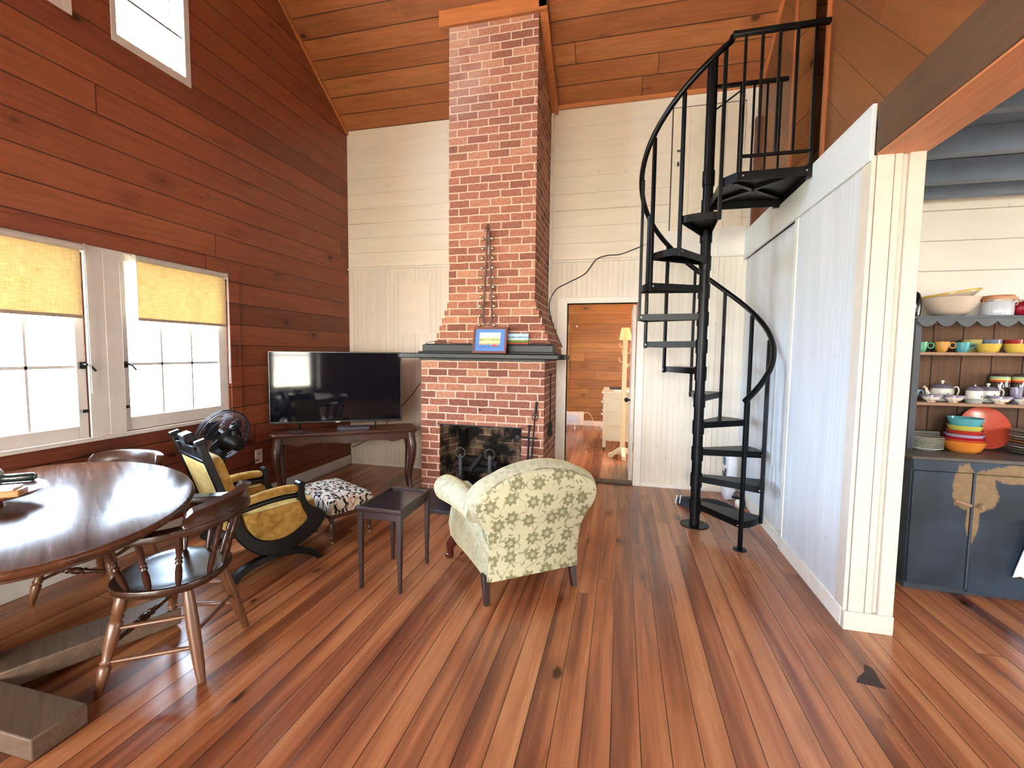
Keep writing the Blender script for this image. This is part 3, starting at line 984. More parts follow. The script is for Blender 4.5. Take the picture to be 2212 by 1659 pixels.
mb = MB().box(-1.995, -0.605, 4.165, 4.50, 1.440, 1.458).box(-1.965, -0.63, 4.20, 4.50, 1.458, 1.525).box(-1.945, -0.645, 4.215, 4.50, 1.525, 1.535)
obj('mantel_plinth', fx(mb), m_blackpaint, fp, bevel=0.004, weld=False)
obj('under_moulding', fx(MB().box(-2.01, -0.705, 4.225, 4.30, 1.368, 1.392)), m_blackpaint, fp, bevel=0.003)
# nail in the brick
obj('wall_nail', fx(MB().cyl((-1.363, CF + 0.01, 0.874), (-1.363, CF - 0.035, 0.884), 0.008, seg=8)), m_iron, fp)

# wood frame where the chimney meets the ceiling
mb = MB()
zt = zc(CF)
mb.box(-1.80, -0.745, CF - 0.02, CF + 0.02, zc(CF) - 0.13, zc(CF) + 0.03)
mb.prism([(CF - 0.02, zc(CF - 0.02) - 0.12), (CF - 0.02, zc(CF - 0.02) + 0.01), (D, zc(D) + 0.01), (D, zc(D) - 0.09)], 'x', -0.824, -0.745)
struct('trim_19', mb, m_trimwood_x, 'pine frame boxing the chimney at the ceiling', 'trim', bevel=0.003, weld=False)

# sleigh bells
t = thing('sleigh_bell_strap', 'leather strap of small brass sleigh bells hanging on the chimney', 'bells', (-1.29, CF + 0.0, 1.72))
m_leather = M_plain('brown_leather', (70, 38, 24), 0.55, var=0.25, bump=0.15)
m_brass = M_plain('worn_brass', (214, 196, 160), 0.22, 0.9, var=0.15)
yb = -0.012
Lp = [(0.0, yb, 0.945), (-0.012, yb, 0.85), (-0.02, yb, 0.6), (-0.035, yb, 0.3), (-0.045, yb, 0.08), (-0.03, yb, 0.012), (0.0, yb, 0.0), (0.03, yb, 0.012), (0.042, yb, 0.08), (0.036, yb, 0.3), (0.025, yb, 0.6), (0.012, yb, 0.85), (0.004, yb, 0.945)]
mb = MB().sweep(catmull(Lp, 6), [(-0.008, -0.004), (0.008, -0.004), (0.008, 0.004), (-0.008, 0.004)], up=(0, 1, 0))
obj('strap', mb, m_leather, t)
obj('hook', MB().tube([(0, 0.02, 0.965), (0, -0.03, 0.965), (-0.012, -0.035, 0.94), (-0.03, -0.028, 0.90)], 0.0045, 8), m_iron, t, smooth=40)
for i in range(10):
    z = 0.83 - i * 0.0925
    for s in (-1, 1):
        xx = s * (0.045 + 0.0035 * i)
        mb = MB().sphere((xx, yb - 0.012, z), 0.019, 12)
        obj('bell', mb, m_brass, t, smooth=60)


# framed picture and postcard leaning on the mantel
def M_landscape(name, stops, w, h):
    n = N(name)
    x, y, z = n.sep(n.obj())
    nz = n.noise(n.comb(n.math('MULTIPLY', x, 30.0), n.math('MULTIPLY', z, 90.0), 0.0), 1.0, 4)
    tt = n.math('ADD', n.math('DIVIDE', z, h), n.math('MULTIPLY', n.math('SUBTRACT', nz, 0.5), 0.22))
    return n.fin(n.ramp(tt, stops), 0.35)


t = thing('framed_picture', 'wood-framed harbour picture with a blue mat leaning on the mantel', 'picture', (-1.227, 4.085, 1.4425))
t.rotation_euler = (R(-12), 0, R(-3))
fw, fh = 0.345, 0.258
mb = MB()
for a, b, c, d in ((-fw / 2, fw / 2, 0, 0.022), (-fw / 2, fw / 2, fh - 0.022, fh), (-fw / 2, -fw / 2 + 0.022, 0.022, fh - 0.022), (fw / 2 - 0.022, fw / 2, 0.022, fh - 0.022)):
    mb.box(a, b, -0.010, 0.010, c, d)
obj('frame', mb, M_wood('cherry_frame', (112, 58, 40), 0.4, 'x'), t, bevel=0.003, weld=False)
obj('mat', MB().box(-fw / 2 + 0.022, fw / 2 - 0.022, -0.001, 0.006, 0.022, fh - 0.022), M_plain('blue_mat', (70, 112, 172), 0.5, var=0.05), t)
obj('print', MB().box(-0.105, 0.105, -0.0025, 0.002, 0.056, 0.204),
    M_landscape('harbour_print', [(0.22, lin((46, 92, 150))), (0.34, lin((70, 110, 160))), (0.42, lin((200, 170, 110))), (0.5, lin((214, 206, 160))), (0.56, lin((120, 140, 70))), (0.64, lin((196, 200, 140))), (0.70, lin((236, 238, 236))), (0.8, lin((190, 214, 232)))], 0.21, 0.235), t)
obj('boat', MB().prism([(0.02, 0.068), (0.075, 0.068), (0.083, 0.078), (0.03, 0.082)], 'y', -0.0035, -0.002).prism([(0.035, 0.082), (0.06, 0.082), (0.055, 0.09), (0.04, 0.09)], 'y', -0.0035, -0.002), M_plain('boat_red', (196, 40, 30), 0.5), t)
obj('easel_strut', MB().tube([(0, 0.008, 0.17), (0, 0.095, 0.021)], 0.006, 8), m_iron, t)
t = thing('postcard', 'small unframed shore photograph leaning against the brick behind the framed picture', 'picture', (-0.975, 4.192, 1.5355))
t.rotation_euler = (R(-13), 0, 0)
obj('card', MB().box(-0.105, 0.105, 0.0, 0.004, 0.0, 0.105),
    M_landscape('shore_print', [(0.05, lin((170, 60, 46))), (0.18, lin((84, 104, 44))), (0.36, lin((120, 146, 70))), (0.44, lin((226, 234, 236))), (0.58, lin((150, 196, 226))), (0.68, lin((60, 96, 110))), (0.74, lin((214, 232, 240))), (0.95, lin((150, 200, 236)))], 0.2, 0.105), t)
t = tag(obj('cord', MB().tube(catmull([(-1.93, 4.21, 1.5385), (-1.86, 4.222, 1.556), (-1.74, 4.215, 1.556), (-1.62, 4.20, 1.5385), (-1.45, 4.205, 1.5385)], 6), 0.003, 6), m_iron, smooth=40), 'thin black cord lying on the left of the mantel plinth', 'cord')
t = tag(obj('cord', MB().tube(catmull([(-0.86, 4.225, 1.5385), (-0.78, 4.21, 1.548), (-0.70, 4.225, 1.5395), (-0.655, 4.24, 1.5385)], 6), 0.003, 6), m_iron, smooth=40), 'short dark cord on the right end of the mantel plinth', 'cord')


# andirons
def andiron(x, label):
    t = thing('andiron', label, 'andiron', (x, 4.34, 0.034), 0, 'andirons')
    obj('upright', MB().box(-0.017, 0.017, -0.008, 0.008, 0.12, 0.36), m_lightiron, t, bevel=0.003)
    ring = [(0.052 * math.cos(2 * PI * k / 24), 0, 0.375 + 0.052 * math.sin(2 * PI * k / 24)) for k in range(24)]
    obj('ring', MB().tube(ring, 0.007, 8, closed=True), m_lightiron, t, smooth=40)
    for s in (-1, 1):
        obj('leg', MB().tube(catmull([(s * 0.006, 0, 0.14), (s * 0.02, -0.005, 0.08), (s * 0.065, -0.01, 0.02), (s * 0.10, -0.012, 0.007)], 5), 0.008, 8), m_iron, t, smooth=40)
    obj('log_bar', MB().tube([(0, 0.0, 0.13), (0, 0.25, 0.12), (0, 0.28, 0.10), (0, 0.29, 0.0)], 0.009, 8), m_iron, t, smooth=40)
    for s in (-1, 1):
        obj('rivet', MB().sphere((s * 0.024, -0.006, 0.2), 0.01, 8), m_lightiron, t, smooth=50)


andiron(-1.603, 'left iron andiron with a ring top in the fireplace')
andiron(-1.285, 'right iron andiron with a ring top in the fireplace')
m_char = M_plain('charred_wood', (20, 17, 16), 0.8, var=0.5, scale=20, bump=0.6, bscale=30)
lb = ['lowest charred log lying behind the left andiron', 'charred log lying behind the right andiron', 'charred log end pointing up between the andirons']
for i, (a, b, r_) in enumerate((((-1.68, 4.45, 0.205), (-1.20, 4.60, 0.20), 0.035), ((-1.66, 4.60, 0.288), (-1.22, 4.44, 0.282), 0.038), ((-1.52, 4.42, 0.20), (-1.38, 4.40, 0.40), 0.026))):
    A, B = Vector(a), Vector(b)
    P = [A.lerp(B, k / 5) + Vector((random.uniform(-.008, .008), random.uniform(-.008, .008), random.uniform(-.006, .006))) for k in range(6)]
    tag(obj('log', MB().tube(P, [r_ * random.uniform(0.8, 1.1) for _ in range(6)], 9), m_char, smooth=50), lb[i], 'log', 'charred logs')

# fire tools by the right pier
t = thing('fire_poker', 'tall iron fire tool with a ring handle leaning on the right brick pier', 'fire tool', (-0.80, 4.215, 0.032))
obj('shaft', MB().tube([(-0.05, -0.02, 0.0), (0.0, 0.022, 0.82)], 0.0075, 8), m_iron, t, smooth=40)
obj('ring', MB().tube([(0.0 + 0.028 * math.cos(2 * PI * k / 20), 0.016, 0.80 + 0.032 * math.sin(2 * PI * k / 20)) for k in range(20)], 0.004, 6, closed=True), m_iron, t, smooth=40)
obj('handle', MB().tube([(0.004, 0.02, 0.835), (0.008, 0.024, 0.88), (0.012, 0.024, 0.95)], [0.009, 0.013, 0.012], 10), m_iron, t, smooth=40)
t = thing('fire_tool_stand', 'short iron upright with a crossbar standing against the right brick pier', 'fire tool', (-0.865, 4.206, 0.032))
obj('shaft', MB().tube([(-0.006, -0.01, 0.0), (0.012, 0.02, 0.70)], 0.010, 8), m_iron, t, smooth=40)
obj('finial', MB().sphere((0.012, 0.02, 0.71), 0.017, 10, (1.2, 1.2, 0.7)), m_iron, t, smooth=60)
obj('crossbar', MB().tube([(-0.10, 0.006, 0.60), (0.10, 0.010, 0.592)], 0.007, 8).cyl((-0.10, 0.0, 0.60), (-0.10, 0.02, 0.60), 0.02), m_iron, t, smooth=40)
t = thing('hearth_brush', 'long iron-handled hearth brush hanging on the right side of the chimney', 'fire tool', (-0.69, 4.50, 0.60))
obj('handle', MB().tube([(0, 0, 0.14), (0.0, -0.03, 0.62)], 0.006, 8), m_iron, t, smooth=40)
obj('hook', MB().tube(catmull([(0.0, -0.03, 0.62), (0.01, 0.0, 0.645), (0.0, 0.03, 0.64), (-0.02, 0.03, 0.625)], 5), 0.005, 8), m_iron, t, smooth=40)
obj('bristles', MB().prism([(-0.02, 0.14), (0.015, 0.15), (0.035, 0.0), (-0.045, 0.01)], 'x', -0.015, 0.02), M_plain('bristle', (40, 32, 28), 0.9, bump=0.5), t, bevel=0.004)

# ------------------------------------------------------------------ spiral staircase
PX, PY = 0.646, 4.005
st = thing('spiral_staircase', 'black steel spiral staircase rising to the loft', 'staircase', (PX, PY, 0))
A0, DA, ZB, DZ, RO = -60.0, 30.0, 0.212, 0.226, 0.50
PR = 0.514


def cpt(k, r_=PR):
    a = R(A0 + DA * k)
    return Vector((r_ * math.cos(a), r_ * math.sin(a), 0))


obj('base_plate', MB().lathe([(0.0, 0.0), (0.115, 0.0), (0.115, 0.008), (0.0, 0.008)], 32), m_metal_black, st, bevel=0.002)
obj('centre_pole', MB().cyl((0, 0, 0.006), (0, 0, 3.81), 0.040, seg=24), m_metal_black, st, smooth=40)
for k in range(13):
    z = 0.05 + DZ * k - 0.04
    obj('sleeve', MB().cyl((0, 0, z + 0.10), (0, 0, z + 0.215), 0.0475, seg=24), m_metal_black, st, smooth=40)


def bolt(parent, p, d):
    obj('bolt', MB().cyl(p, Vector(p) + Vector(d) * 0.006, 0.006, seg=8), m_steel, parent)


for k in range(1, 12):
    a0, a1 = A0 + DA * (k - 1), A0 + DA * k
    z = ZB + DZ * (k - 1)
    n_ = 6
    top = []
    for i in range(n_ + 1):
        a = R(a0 + (a1 - a0) * i / n_)
        rr = RO * (1 + 0.02 * math.sin(PI * i / n_))
        top.append((rr * math.cos(a), rr * math.sin(a)))
    am = R((a0 + a1) / 2)
    wv_ = Vector((-math.sin(am), math.cos(am))) * 0.038
    c0 = Vector((math.cos(am), math.sin(am))) * 0.03
    poly = [(c0.x - wv_.x, c0.y - wv_.y)] + top + [(c0.x + wv_.x, c0.y + wv_.y)]
    mb = MB().prism(poly, 'z', z - 0.006, z)
    # folded edges under the plate
    loop = [Vector((p[0], p[1], 0)) for p in poly]
    for p, q in zip(loop[:-1], loop[1:]):
        d = (q - p).normalized()
        nn = Vector((d.y, -d.x, 0)) * -0.003
        mb.prism([(p.x, p.y), (q.x, q.y), (q.x + nn.x, q.y + nn.y), (p.x + nn.x, p.y + nn.y)], 'z', z - 0.052, z - 0.004)
    tr = obj('tread', mb, m_metal_black, st, weld=False)
    for kk in (k - 1, k):
        p = cpt(kk, 0.50)
        dd = Vector((p.y, -p.x, 0)).normalized() * (1 if kk == k - 1 else -1)
        bolt(tr, p * 0.985 + Vector((0, 0, z - 0.028)) + dd * 0.014, dd)


def zrail(k):
    return 1.135 + 0.2215 * k


for k in range(0, 12):
    p = cpt(k, 0.507)
    zb = 0.0 if k == 0 else ZB + DZ * (k - 1) - 0.06
    zt = zrail(k) if k < 11 else 3.60
    hw = 0.0125
    m = Matrix.Translation(p) @ Matrix.Rotation(R(A0 + DA * k), 4, 'Z')
    obj('baluster', MB().box(-hw, hw, -hw, hw, zb, zt, m), m_metal_black, st, bevel=0.002)
p = cpt(0, 0.507)
obj('foot_plate', MB().lathe([(0.0, 0.0), (0.048, 0.0), (0.048, 0.006), (0.0, 0.006)], 20, c=(p.x, p.y, 0)), m_metal_black, st)
hp = []
for i in range(0, 68):
    k = -0.12 + i * (11.1 + 0.12) / 67
    q = cpt(k, 0.522)
    hp.append((q.x, q.y, zrail(k) + 0.01))
hp += [(0.03, -0.565, 3.604)]
obj('handrail', MB().tube(hp, 0.021, 12), m_metal_black, st, smooth=40)
# landing platform
pf = [(0.01, 0.03), (0.01, -0.50), (0.085, -0.60), (0.535, -0.612), (0.535, 0.03)]
zp = ZB + DZ * 11
mb = MB().prism(pf, 'z', zp - 0.006, zp)
for i in range(len(pf)):
    p, q = Vector(pf[i]).to_3d(), Vector(pf[(i + 1) % len(pf)]).to_3d()
    d = (q - p).normalized()
    nn = Vector((d.y, -d.x, 0)) * -0.004
    mb.prism([(p.x, p.y), (q.x, q.y), (q.x + nn.x, q.y + nn.y), (p.x + nn.x, p.y + nn.y)], 'z', zp - 0.062, zp - 0.004)
d = Vector((0.45, -0.5)).normalized()
for e in ((0.06, -0.05, 0.48, -0.55), (0.10, -0.45, 0.50, -0.06)):
    p, q = Vector((e[0], e[1], 0)), Vector((e[2], e[3], 0))
    d = (q - p).normalized()
    nn = Vector((-d.y, d.x, 0)) * 0.015
    mb.prism([(p.x + nn.x, p.y + nn.y), (p.x - nn.x, p.y - nn.y), (q.x - nn.x, q.y - nn.y), (q.x + nn.x, q.y + nn.y)], 'z', zp - 0.03, zp - 0.004)
pl = obj('platform', mb, m_metal_black, st, weld=False)
for q in ((0.12, -0.605, zp - 0.03), (0.50, -0.615, zp - 0.03)):
    bolt(pl, q, (0, -1, 0))
obj('bracket', MB().box(0.50, 0.535, -0.62, -0.58, zp - 0.075, zp + 0.012), m_metal_black, pl)
obj('bracket', MB().box(0.49, 0.535, 0.0, 0.035, zp - 0.075, zp), m_metal_black, pl)
# landing rails: near rail and far rail
nr = obj('landing_rail', MB().box(0.02, 0.60, -0.61, -0.572, 3.585, 3.615), m_metal_black, st, bevel=0.004)
obj('landing_rail', MB().box(0.10, 0.535, -0.602, -0.582, 2.79, 2.81), m_metal_black, st, bevel=0.002)
for x in (0.104, 0.207, 0.311, 0.415, 0.522):
    obj('baluster', MB().box(x - 0.009, x + 0.009, -0.601, -0.583, zp - 0.03 if x in (0.104, 0.522) else 2.80, 3.59), m_metal_black, st, bevel=0.002)
obj('landing_rail', MB().box(0.03, 0.55, -0.012, 0.012, 3.575, 3.605), m_metal_black, st, bevel=0.003)
for x in (0.215, 0.31, 0.405, 0.50):
    obj('baluster', MB().box(x - 0.008, x + 0.008, -0.008, 0.008, zp - 0.005, 3.58), m_metal_black, st, bevel=0.002)
obj('brace', MB().tube([(0.04, 0, 3.42), (0.21, 0, 3.54)], 0.007, 8), m_metal_black, st)

# ------------------------------------------------------------------ cords on the walls
tag(obj('power_cord', MB().tube(catmull([(0.30, D - 0.012, 2.66), (0.16, D - 0.008, 2.60), (-0.04, D - 0.008, 2.53), (-0.18, D - 0.020, 2.52), (-0.30, D - 0.032, 2.475), (-0.42, D - 0.016, 2.33), (-0.60, D - 0.008, 2.24), (-0.74, D - 0.012, 2.16), (-0.805, D - 0.045, 1.99), (-0.752, D - 0.045, 1.75), (-0.65, D - 0.03, 1.52)], 8), 0.0055, 8), m_iron, smooth=40),
    'black cord looping across the white wall from the stair to the chimney', 'cord')
tag(obj('power_cord', MB().tube(catmull([(-3.345, D - 0.012, 0.21), (-3.2, D - 0.01, 0.28), (-3.05, D - 0.01, 0.36), (-2.9, D - 0.01, 0.50), (-2.75, D - 0.01, 0.66), (-2.62, D - 0.01, 0.80), (-2.5, D - 0.01, 0.92), (-2.37, D - 0.01, 1.08), (-2.05, D - 0.02, 1.30)], 6), 0.0045, 6), m_iron, smooth=40),
    'dark cord running up the beadboard behind the television to the chimney', 'cord')

# ------------------------------------------------------------------ furniture woods
m_dark = M_wood('dark_mahogany', (66, 34, 24), 0.30, 'x', 0.45, coat=0.3)
m_dark_z = M_wood('dark_mahogany_leg', (62, 32, 24), 0.32, 'z', 0.4, coat=0.3)
m_espresso = M_plain('dark_stained_wood', (40, 22, 20), 0.34, var=0.2, scale=6, coat=0.05)
m_ebon = M_plain('ebonised_wood', (9, 8, 9), 0.36, var=0.25, scale=8, spec=0.3)

# ------------------------------------------------------------------ television table
TA = math.atan2(0.59, 1.09) + R(5.5)
tvt = thing('console_table', 'dark carved wooden table with curved cabriole legs set across the corner', 'table', (-3.10, 3.385, 0), TA)
LT, DT, HT = 1.345, 0.375, 0.675
top = []


def serp(x0, x1, y0, y1, c=0.06):
    """table outline with scooped corners"""
    o = []
    for cx, cy, a0, sx, sy in ((x0, y0, 180, 1, 1), (x1, y0, 270, -1, 1), (x1, y1, 0, -1, -1), (x0, y1, 90, 1, -1)):
        for k in range(7):
            a = R(a0 + 15 * k)
            o.append((cx + sx * c + c * math.cos(a), cy + sy * c + c * math.sin(a)))
    return o


obj('tabletop', MB().prism(serp(0, LT, 0, DT, 0.05), 'z', HT - 0.026, HT), m_dark, tvt, bevel=0.007, seg=3)
obj('top_moulding', MB().prism(serp(0.012, LT - 0.012, 0.012, DT - 0.012, 0.045), 'z', HT - 0.040, HT - 0.026), m_dark, tvt, bevel=0.005)
ap = [(0.08, HT - 0.04), (0.08, HT - 0.125)]
for k in range(41):
    t = k / 40
    x = 0.10 + (LT - 0.20) * t
    z = HT - 0.105 - 0.018 * math.exp(-((t - 0.5) / 0.09) ** 2) - 0.022 * (math.exp(-((t - 0.12) / 0.05) ** 2) + math.exp(-((t - 0.88) / 0.05) ** 2))
    ap.append((x, z))
ap += [(LT - 0.08, HT - 0.125), (LT - 0.08, HT - 0.04)]
obj('apron', MB().prism(ap, 'y', 0.042, 0.062), m_dark, tvt, bevel=0.003)
obj('apron', MB().box(0.08, LT - 0.08, DT - 0.062, DT - 0.042, HT - 0.115, HT - 0.04), m_dark, tvt)
for x in (0.045, LT - 0.065):
    obj('apron', MB().box(x, x + 0.02, 0.08, DT - 0.08, HT - 0.115, HT - 0.04), m_dark, tvt)
for sx, x in ((-1, 0.07), (1, LT - 0.07)):
    for sy, y in ((-1, 0.07), (1, DT - 0.07)):
        dx, dy = sx * 0.7, sy * 0.7
        P = [(x, y, HT - 0.04), (x + dx * 0.006, y + dy * 0.006, HT - 0.10), (x + dx * 0.026, y + dy * 0.026, HT - 0.19), (x + dx * 0.022, y + dy * 0.022, HT - 0.30),
             (x - dx * 0.002, y - dy * 0.002, HT - 0.44), (x - dx * 0.008, y - dy * 0.008, 0.12), (x + dx * 0.012, y + dy * 0.012, 0.04), (x + dx * 0.028, y + dy * 0.028, 0.0)]
        obj('leg', MB().tube(catmull(P, 5), [0.046, 0.046, 0.044, 0.036, 0.027, 0.021, 0.021, 0.026], 12), m_dark_z, tvt, smooth=50)

# ------------------------------------------------------------------ television
tv = thing('television', 'large black flat-screen television standing on the corner table', 'television', (-3.285, 3.60, HT), math.atan2(0.59, 1.09))
WT = 1.24
m_tv = M_plain('tv_plastic', (14, 14, 16), 0.3, var=0.1)
obj('bezel', MB().box(0, WT, 0.0, 0.035, 0.062, 0.768), m_tv, tv, bevel=0.004)
nsc = N('tv_screen')
obj('screen', MB().box(0.010, WT - 0.010, -0.0012, 0.0, 0.080, 0.758), nsc.fin((0.003, 0.003, 0.005, 1), 0.05, 0, 0.3), tv)
obj('rear_housing', MB().box(0.14, WT - 0.14, 0.034, 0.07, 0.12, 0.55), m_tv, tv, bevel=0.01)
for x in (0.26, WT - 0.26):
    obj('foot', MB().tube([(x, 0.02, 0.065), (x, -0.02, 0.02), (x, -0.075, 0.004)], 0.008, 8).tube([(x, 0.02, 0.065), (x, 0.06, 0.02), (x, 0.09, 0.004)], 0.008, 8), m_tv, tv)
obj('badge', MB().box(WT * 0.5 - 0.02, WT * 0.5 + 0.02, -0.003, 0.0, 0.064, 0.072), m_steel, tv)
sb = thing('cable_box', 'flat dark box lying on the table under the television', 'box', (-2.67, 3.785, HT), math.atan2(0.59, 1.09) + R(3))
obj('case', MB().box(0, 0.30, 0, 0.12, 0, 0.03), M_plain('smoke_plastic', (52, 46, 58), 0.35, var=0.2), sb, bevel=0.004)
tag(obj('power_cord', MB().tube(catmull([(-3.02, 3.56, HT + 0.004), (-2.93, 3.50, HT + 0.006), (-2.86, 3.57, HT + 0.004), (-2.95, 3.62, HT + 0.012), (-3.03, 3.53, HT + 0.012), (-2.92, 3.54, HT + 0.016), (-2.80, 3.62, HT + 0.004), (-2.72, 3.69, HT + 0.004)], 7), 0.004, 6), m_iron, smooth=40), 'coiled black cord on the left end of the television table', 'cord')

# ------------------------------------------------------------------ standing fan
fan = thing('pedestal_fan', 'black pedestal fan with a wire guard, seen from behind below the window', 'fan', (-3.02, 2.83, 0))
m_fan = M_plain('fan_plastic', (9, 9, 11), 0.4, var=0.15, spec=0.3)
m_guard = M_plain('fan_wire', (52, 55, 64), 0.25, 0.6, var=0.1)
obj('base', MB().lathe([(0, 0), (0.17, 0), (0.17, 0.012), (0.12, 0.03), (0.03, 0.045), (0, 0.045)], 28), m_fan, fan, smooth=40)
obj('pole', MB().cyl((0, 0, 0.04), (0, 0, 0.66), 0.014), m_fan, fan, smooth=40)
FD = Vector((-0.89, 0.145, 0.28)).normalized()      # blowing direction, away from the viewer
Q = FD.to_track_quat('Z', 'Y').to_matrix().to_4x4()
FM = Matrix.Translation((0.035, -0.03, 0.785)) @ Q
gr = MB()
RG = 0.205
for rr, zz in ((RG, 0.0), (RG * 0.985, 0.02), (RG * 0.985, -0.02), (0.17, 0.05), (0.13, 0.065), (0.075, 0.075), (0.17, -0.05), (0.13, -0.07), (0.09, -0.08)):
    gr.tube([FM @ Vector((rr * math.cos(2 * PI * k / 48), rr * math.sin(2 * PI * k / 48), zz)) for k in range(48)], 0.0042 if rr > 0.2 else 0.0016, 6, closed=True)
for k in range(72):
    a = 2 * PI * k / 72
    c, s_ = math.cos(a), math.sin(a)
    for sg in (1, -1):
        gr.tube([FM @ Vector((c * r_, s_ * r_, sg * z)) for r_, z in ((0.05, 0.078), (0.11, 0.070), (0.165, 0.052), (0.195, 0.025), (RG, 0.0))], 0.0011, 4)
obj('guard', gr, m_guard, fan, weld=False)
bl = MB()
for b_ in range(3):
    a0 = 2 * PI * b_ / 3 + 0.5
    P1, P2 = [], []
    for k in range(9):
        t = k / 8
        r_ = 0.035 + 0.135 * t
        w_ = 0.55 * math.sin(PI * (0.15 + 0.8 * t)) + 0.12
        P1.append(FM @ Vector((r_ * math.cos(a0 - w_), r_ * math.sin(a0 - w_), -0.016)))
        P2.append(FM @ Vector((r_ * math.cos(a0 + w_), r_ * math.sin(a0 + w_), 0.022)))
    off = FD * 0.003
    rings = []
    for p, q in zip(P1, P2):
        m_ = (p + q) / 2 + FD * 0.006
        rings.append([p, m_, q, q + off, m_ + off, p + off])
    bl.rings(rings)
obj('blade', bl, M_plain('fan_blade', (36, 38, 44), 0.25, var=0.1), fan, smooth=50)
hub = MB().lathe([(0, -0.02), (0.036, -0.018), (0.036, 0.05), (0.02, 0.06), (0, 0.06)], 20, mat=FM)
obj('hub', hub, m_fan, fan, smooth=40)
obj('motor_housing', MB().lathe([(0, -0.215), (0.035, -0.21), (0.052, -0.19), (0.058, -0.12), (0.075, -0.095), (0.095, -0.082), (0, -0.078)], 24, mat=FM), m_fan, fan, smooth=40)
obj('tilt_joint', MB().tube([(0, 0, 0.62), (0.0, -0.03, 0.67), FM @ Vector((0, 0, -0.14))], [0.026, 0.03, 0.045], 12), m_fan, fan, smooth=40)
obj('control_knob', MB().sphere(FM @ Vector((0.0, 0.10, -0.10)), 0.032, 12, (1, 1, 0.8)).tube([FM @ Vector((0.0, 0.05, -0.12)), FM @ Vector((0.0, 0.10, -0.10))], 0.022, 10), m_fan, fan, smooth=50)
tag(obj('power_cord', MB().tube(catmull([(-3.05, 2.95, 0.02), (-3.12, 3.05, 0.006), (-3.2, 3.2, 0.1), (-3.352, 3.42, 0.36), (-3.355, 3.53, 0.40)], 6), 0.004, 6), m_iron, smooth=40), 'black fan cord running up to the wall outlet', 'cord')


# ------------------------------------------------------------------ gold velvet
def M_velvet(name, lo, mid, hi, scale=22.0):
    n = N(name)
    o = n.obj()
    f1 = n.noise(o, scale, 5, 0.65, 0.4)
    f2 = n.noise(o, 5.0, 2)
    t = n.math('ADD', n.math('MULTIPLY', f1, 0.65), n.math('MULTIPLY', f2, 0.35))
    c = n.ramp(t, [(0.34, lin(lo)), (0.48, lin(mid)), (0.62, lin(hi))])
    n.bump(n.noise(o, 160.0, 2), 0.12, 0.002)
    n.bsdf.inputs['Sheen Weight'].default_value = 0.5
    n.bsdf.inputs['Sheen Roughness'].default_value = 0.4
    n.bsdf.inputs['Sheen Tint'].default_value = lin((250, 225, 150))
    return n.fin(c, 0.85, 0, 0.2)


m_gold = M_velvet('gold_velvet', (126, 94, 38), (162, 126, 60), (184, 154, 90))
m_goldback = M_velvet('pale_gold_cloth', (164, 142, 84), (182, 160, 100), (194, 176, 120), 60.0)

# ------------------------------------------------------------------ Victorian reclining chair
rc = thing('reclining_armchair', 'gold velvet armchair with an ebonised cross-frame and sloping back', 'armchair', (-2.52, 2.26, 0), math.atan2(0.907, 0.42))
HWD = 0.275                                         # half the distance between the side frames
for s in (-1, 1):
    y = s * HWD
    t_ = 0.028
    # outer and inner curve of the U
    outer = catmull([(0.0, 0.455), (0.01, 0.37), (0.055, 0.27), (0.14, 0.175), (0.26, 0.125), (0.40, 0.14), (0.52, 0.195), (0.595, 0.275), (0.575, 0.345), (0.51, 0.385), (0.465, 0.455), (0.455, 0.555)], 5)
    inner = catmull([(0.415, 0.555), (0.42, 0.46), (0.445, 0.37), (0.475, 0.32), (0.42, 0.265), (0.33, 0.232), (0.24, 0.232), (0.15, 0.268), (0.095, 0.335), (0.065, 0.41), (0.055, 0.455)], 5)
    U = [(q[0], q[1]) for q in outer] + [(q[0], q[1]) for q in inner]
    obj('side_frame', MB().prism(U, 'y', y - t_, y + t_), m_ebon, rc, bevel=0.006)
    # lower arched legs
    lo_o = catmull([(-0.03, 0.0), (0.02, 0.075), (0.13, 0.125), (0.28, 0.142), (0.42, 0.12), (0.53, 0.07), (0.585, 0.0)], 5)
    lo_i = catmull([(0.54, 0.0), (0.49, 0.045), (0.40, 0.083), (0.28, 0.10), (0.15, 0.085), (0.06, 0.05), (0.015, 0.0)], 5)
    obj('arched_leg', MB().prism([(q[0], q[1]) for q in lo_o] + [(q[0], q[1]) for q in lo_i], 'y', y - 0.026, y + 0.026), m_ebon, rc, bevel=0.006)
    # padded side panel and arm pad
    pp = catmull([(0.075, 0.435), (0.10, 0.345), (0.16, 0.265), (0.26, 0.228), (0.37, 0.242), (0.47, 0.31), (0.445, 0.38), (0.425, 0.445)], 4)
    obj('arm_rail', MB().tube(catmull([(0.05, y, 0.458), (0.2, y, 0.478), (0.32, y, 0.485), (0.43, y, 0.478)], 4), 0.018, 8), m_ebon, rc, smooth=50)
    obj('side_panel', MB().prism([(q[0], q[1]) for q in pp], 'y', y - 0.035, y + 0.035), m_gold, rc, bevel=0.016, seg=4)
    P = [(0.055, y, 0.488), (0.12, y, 0.512), (0.22, y, 0.530), (0.32, y, 0.534), (0.39, y, 0.530), (0.415, y, 0.522)]
    obj('arm_pad', MB().tube(catmull(P, 4), [0.018, 0.028, 0.032, 0.033, 0.031, 0.020], 14, sq=(0.85, 1.15), up=(0, 0, 1)), m_gold, rc, smooth=60)
    obj('arm_post_scroll', MB().cyl((0.437, y - 0.033, 0.553), (0.437, y + 0.033, 0.553), 0.023, seg=16), m_ebon, rc, smooth=40)
obj('cross_bar', MB().box(0.24, 0.30, -HWD, HWD, 0.115, 0.145), m_ebon, rc, bevel=0.005)
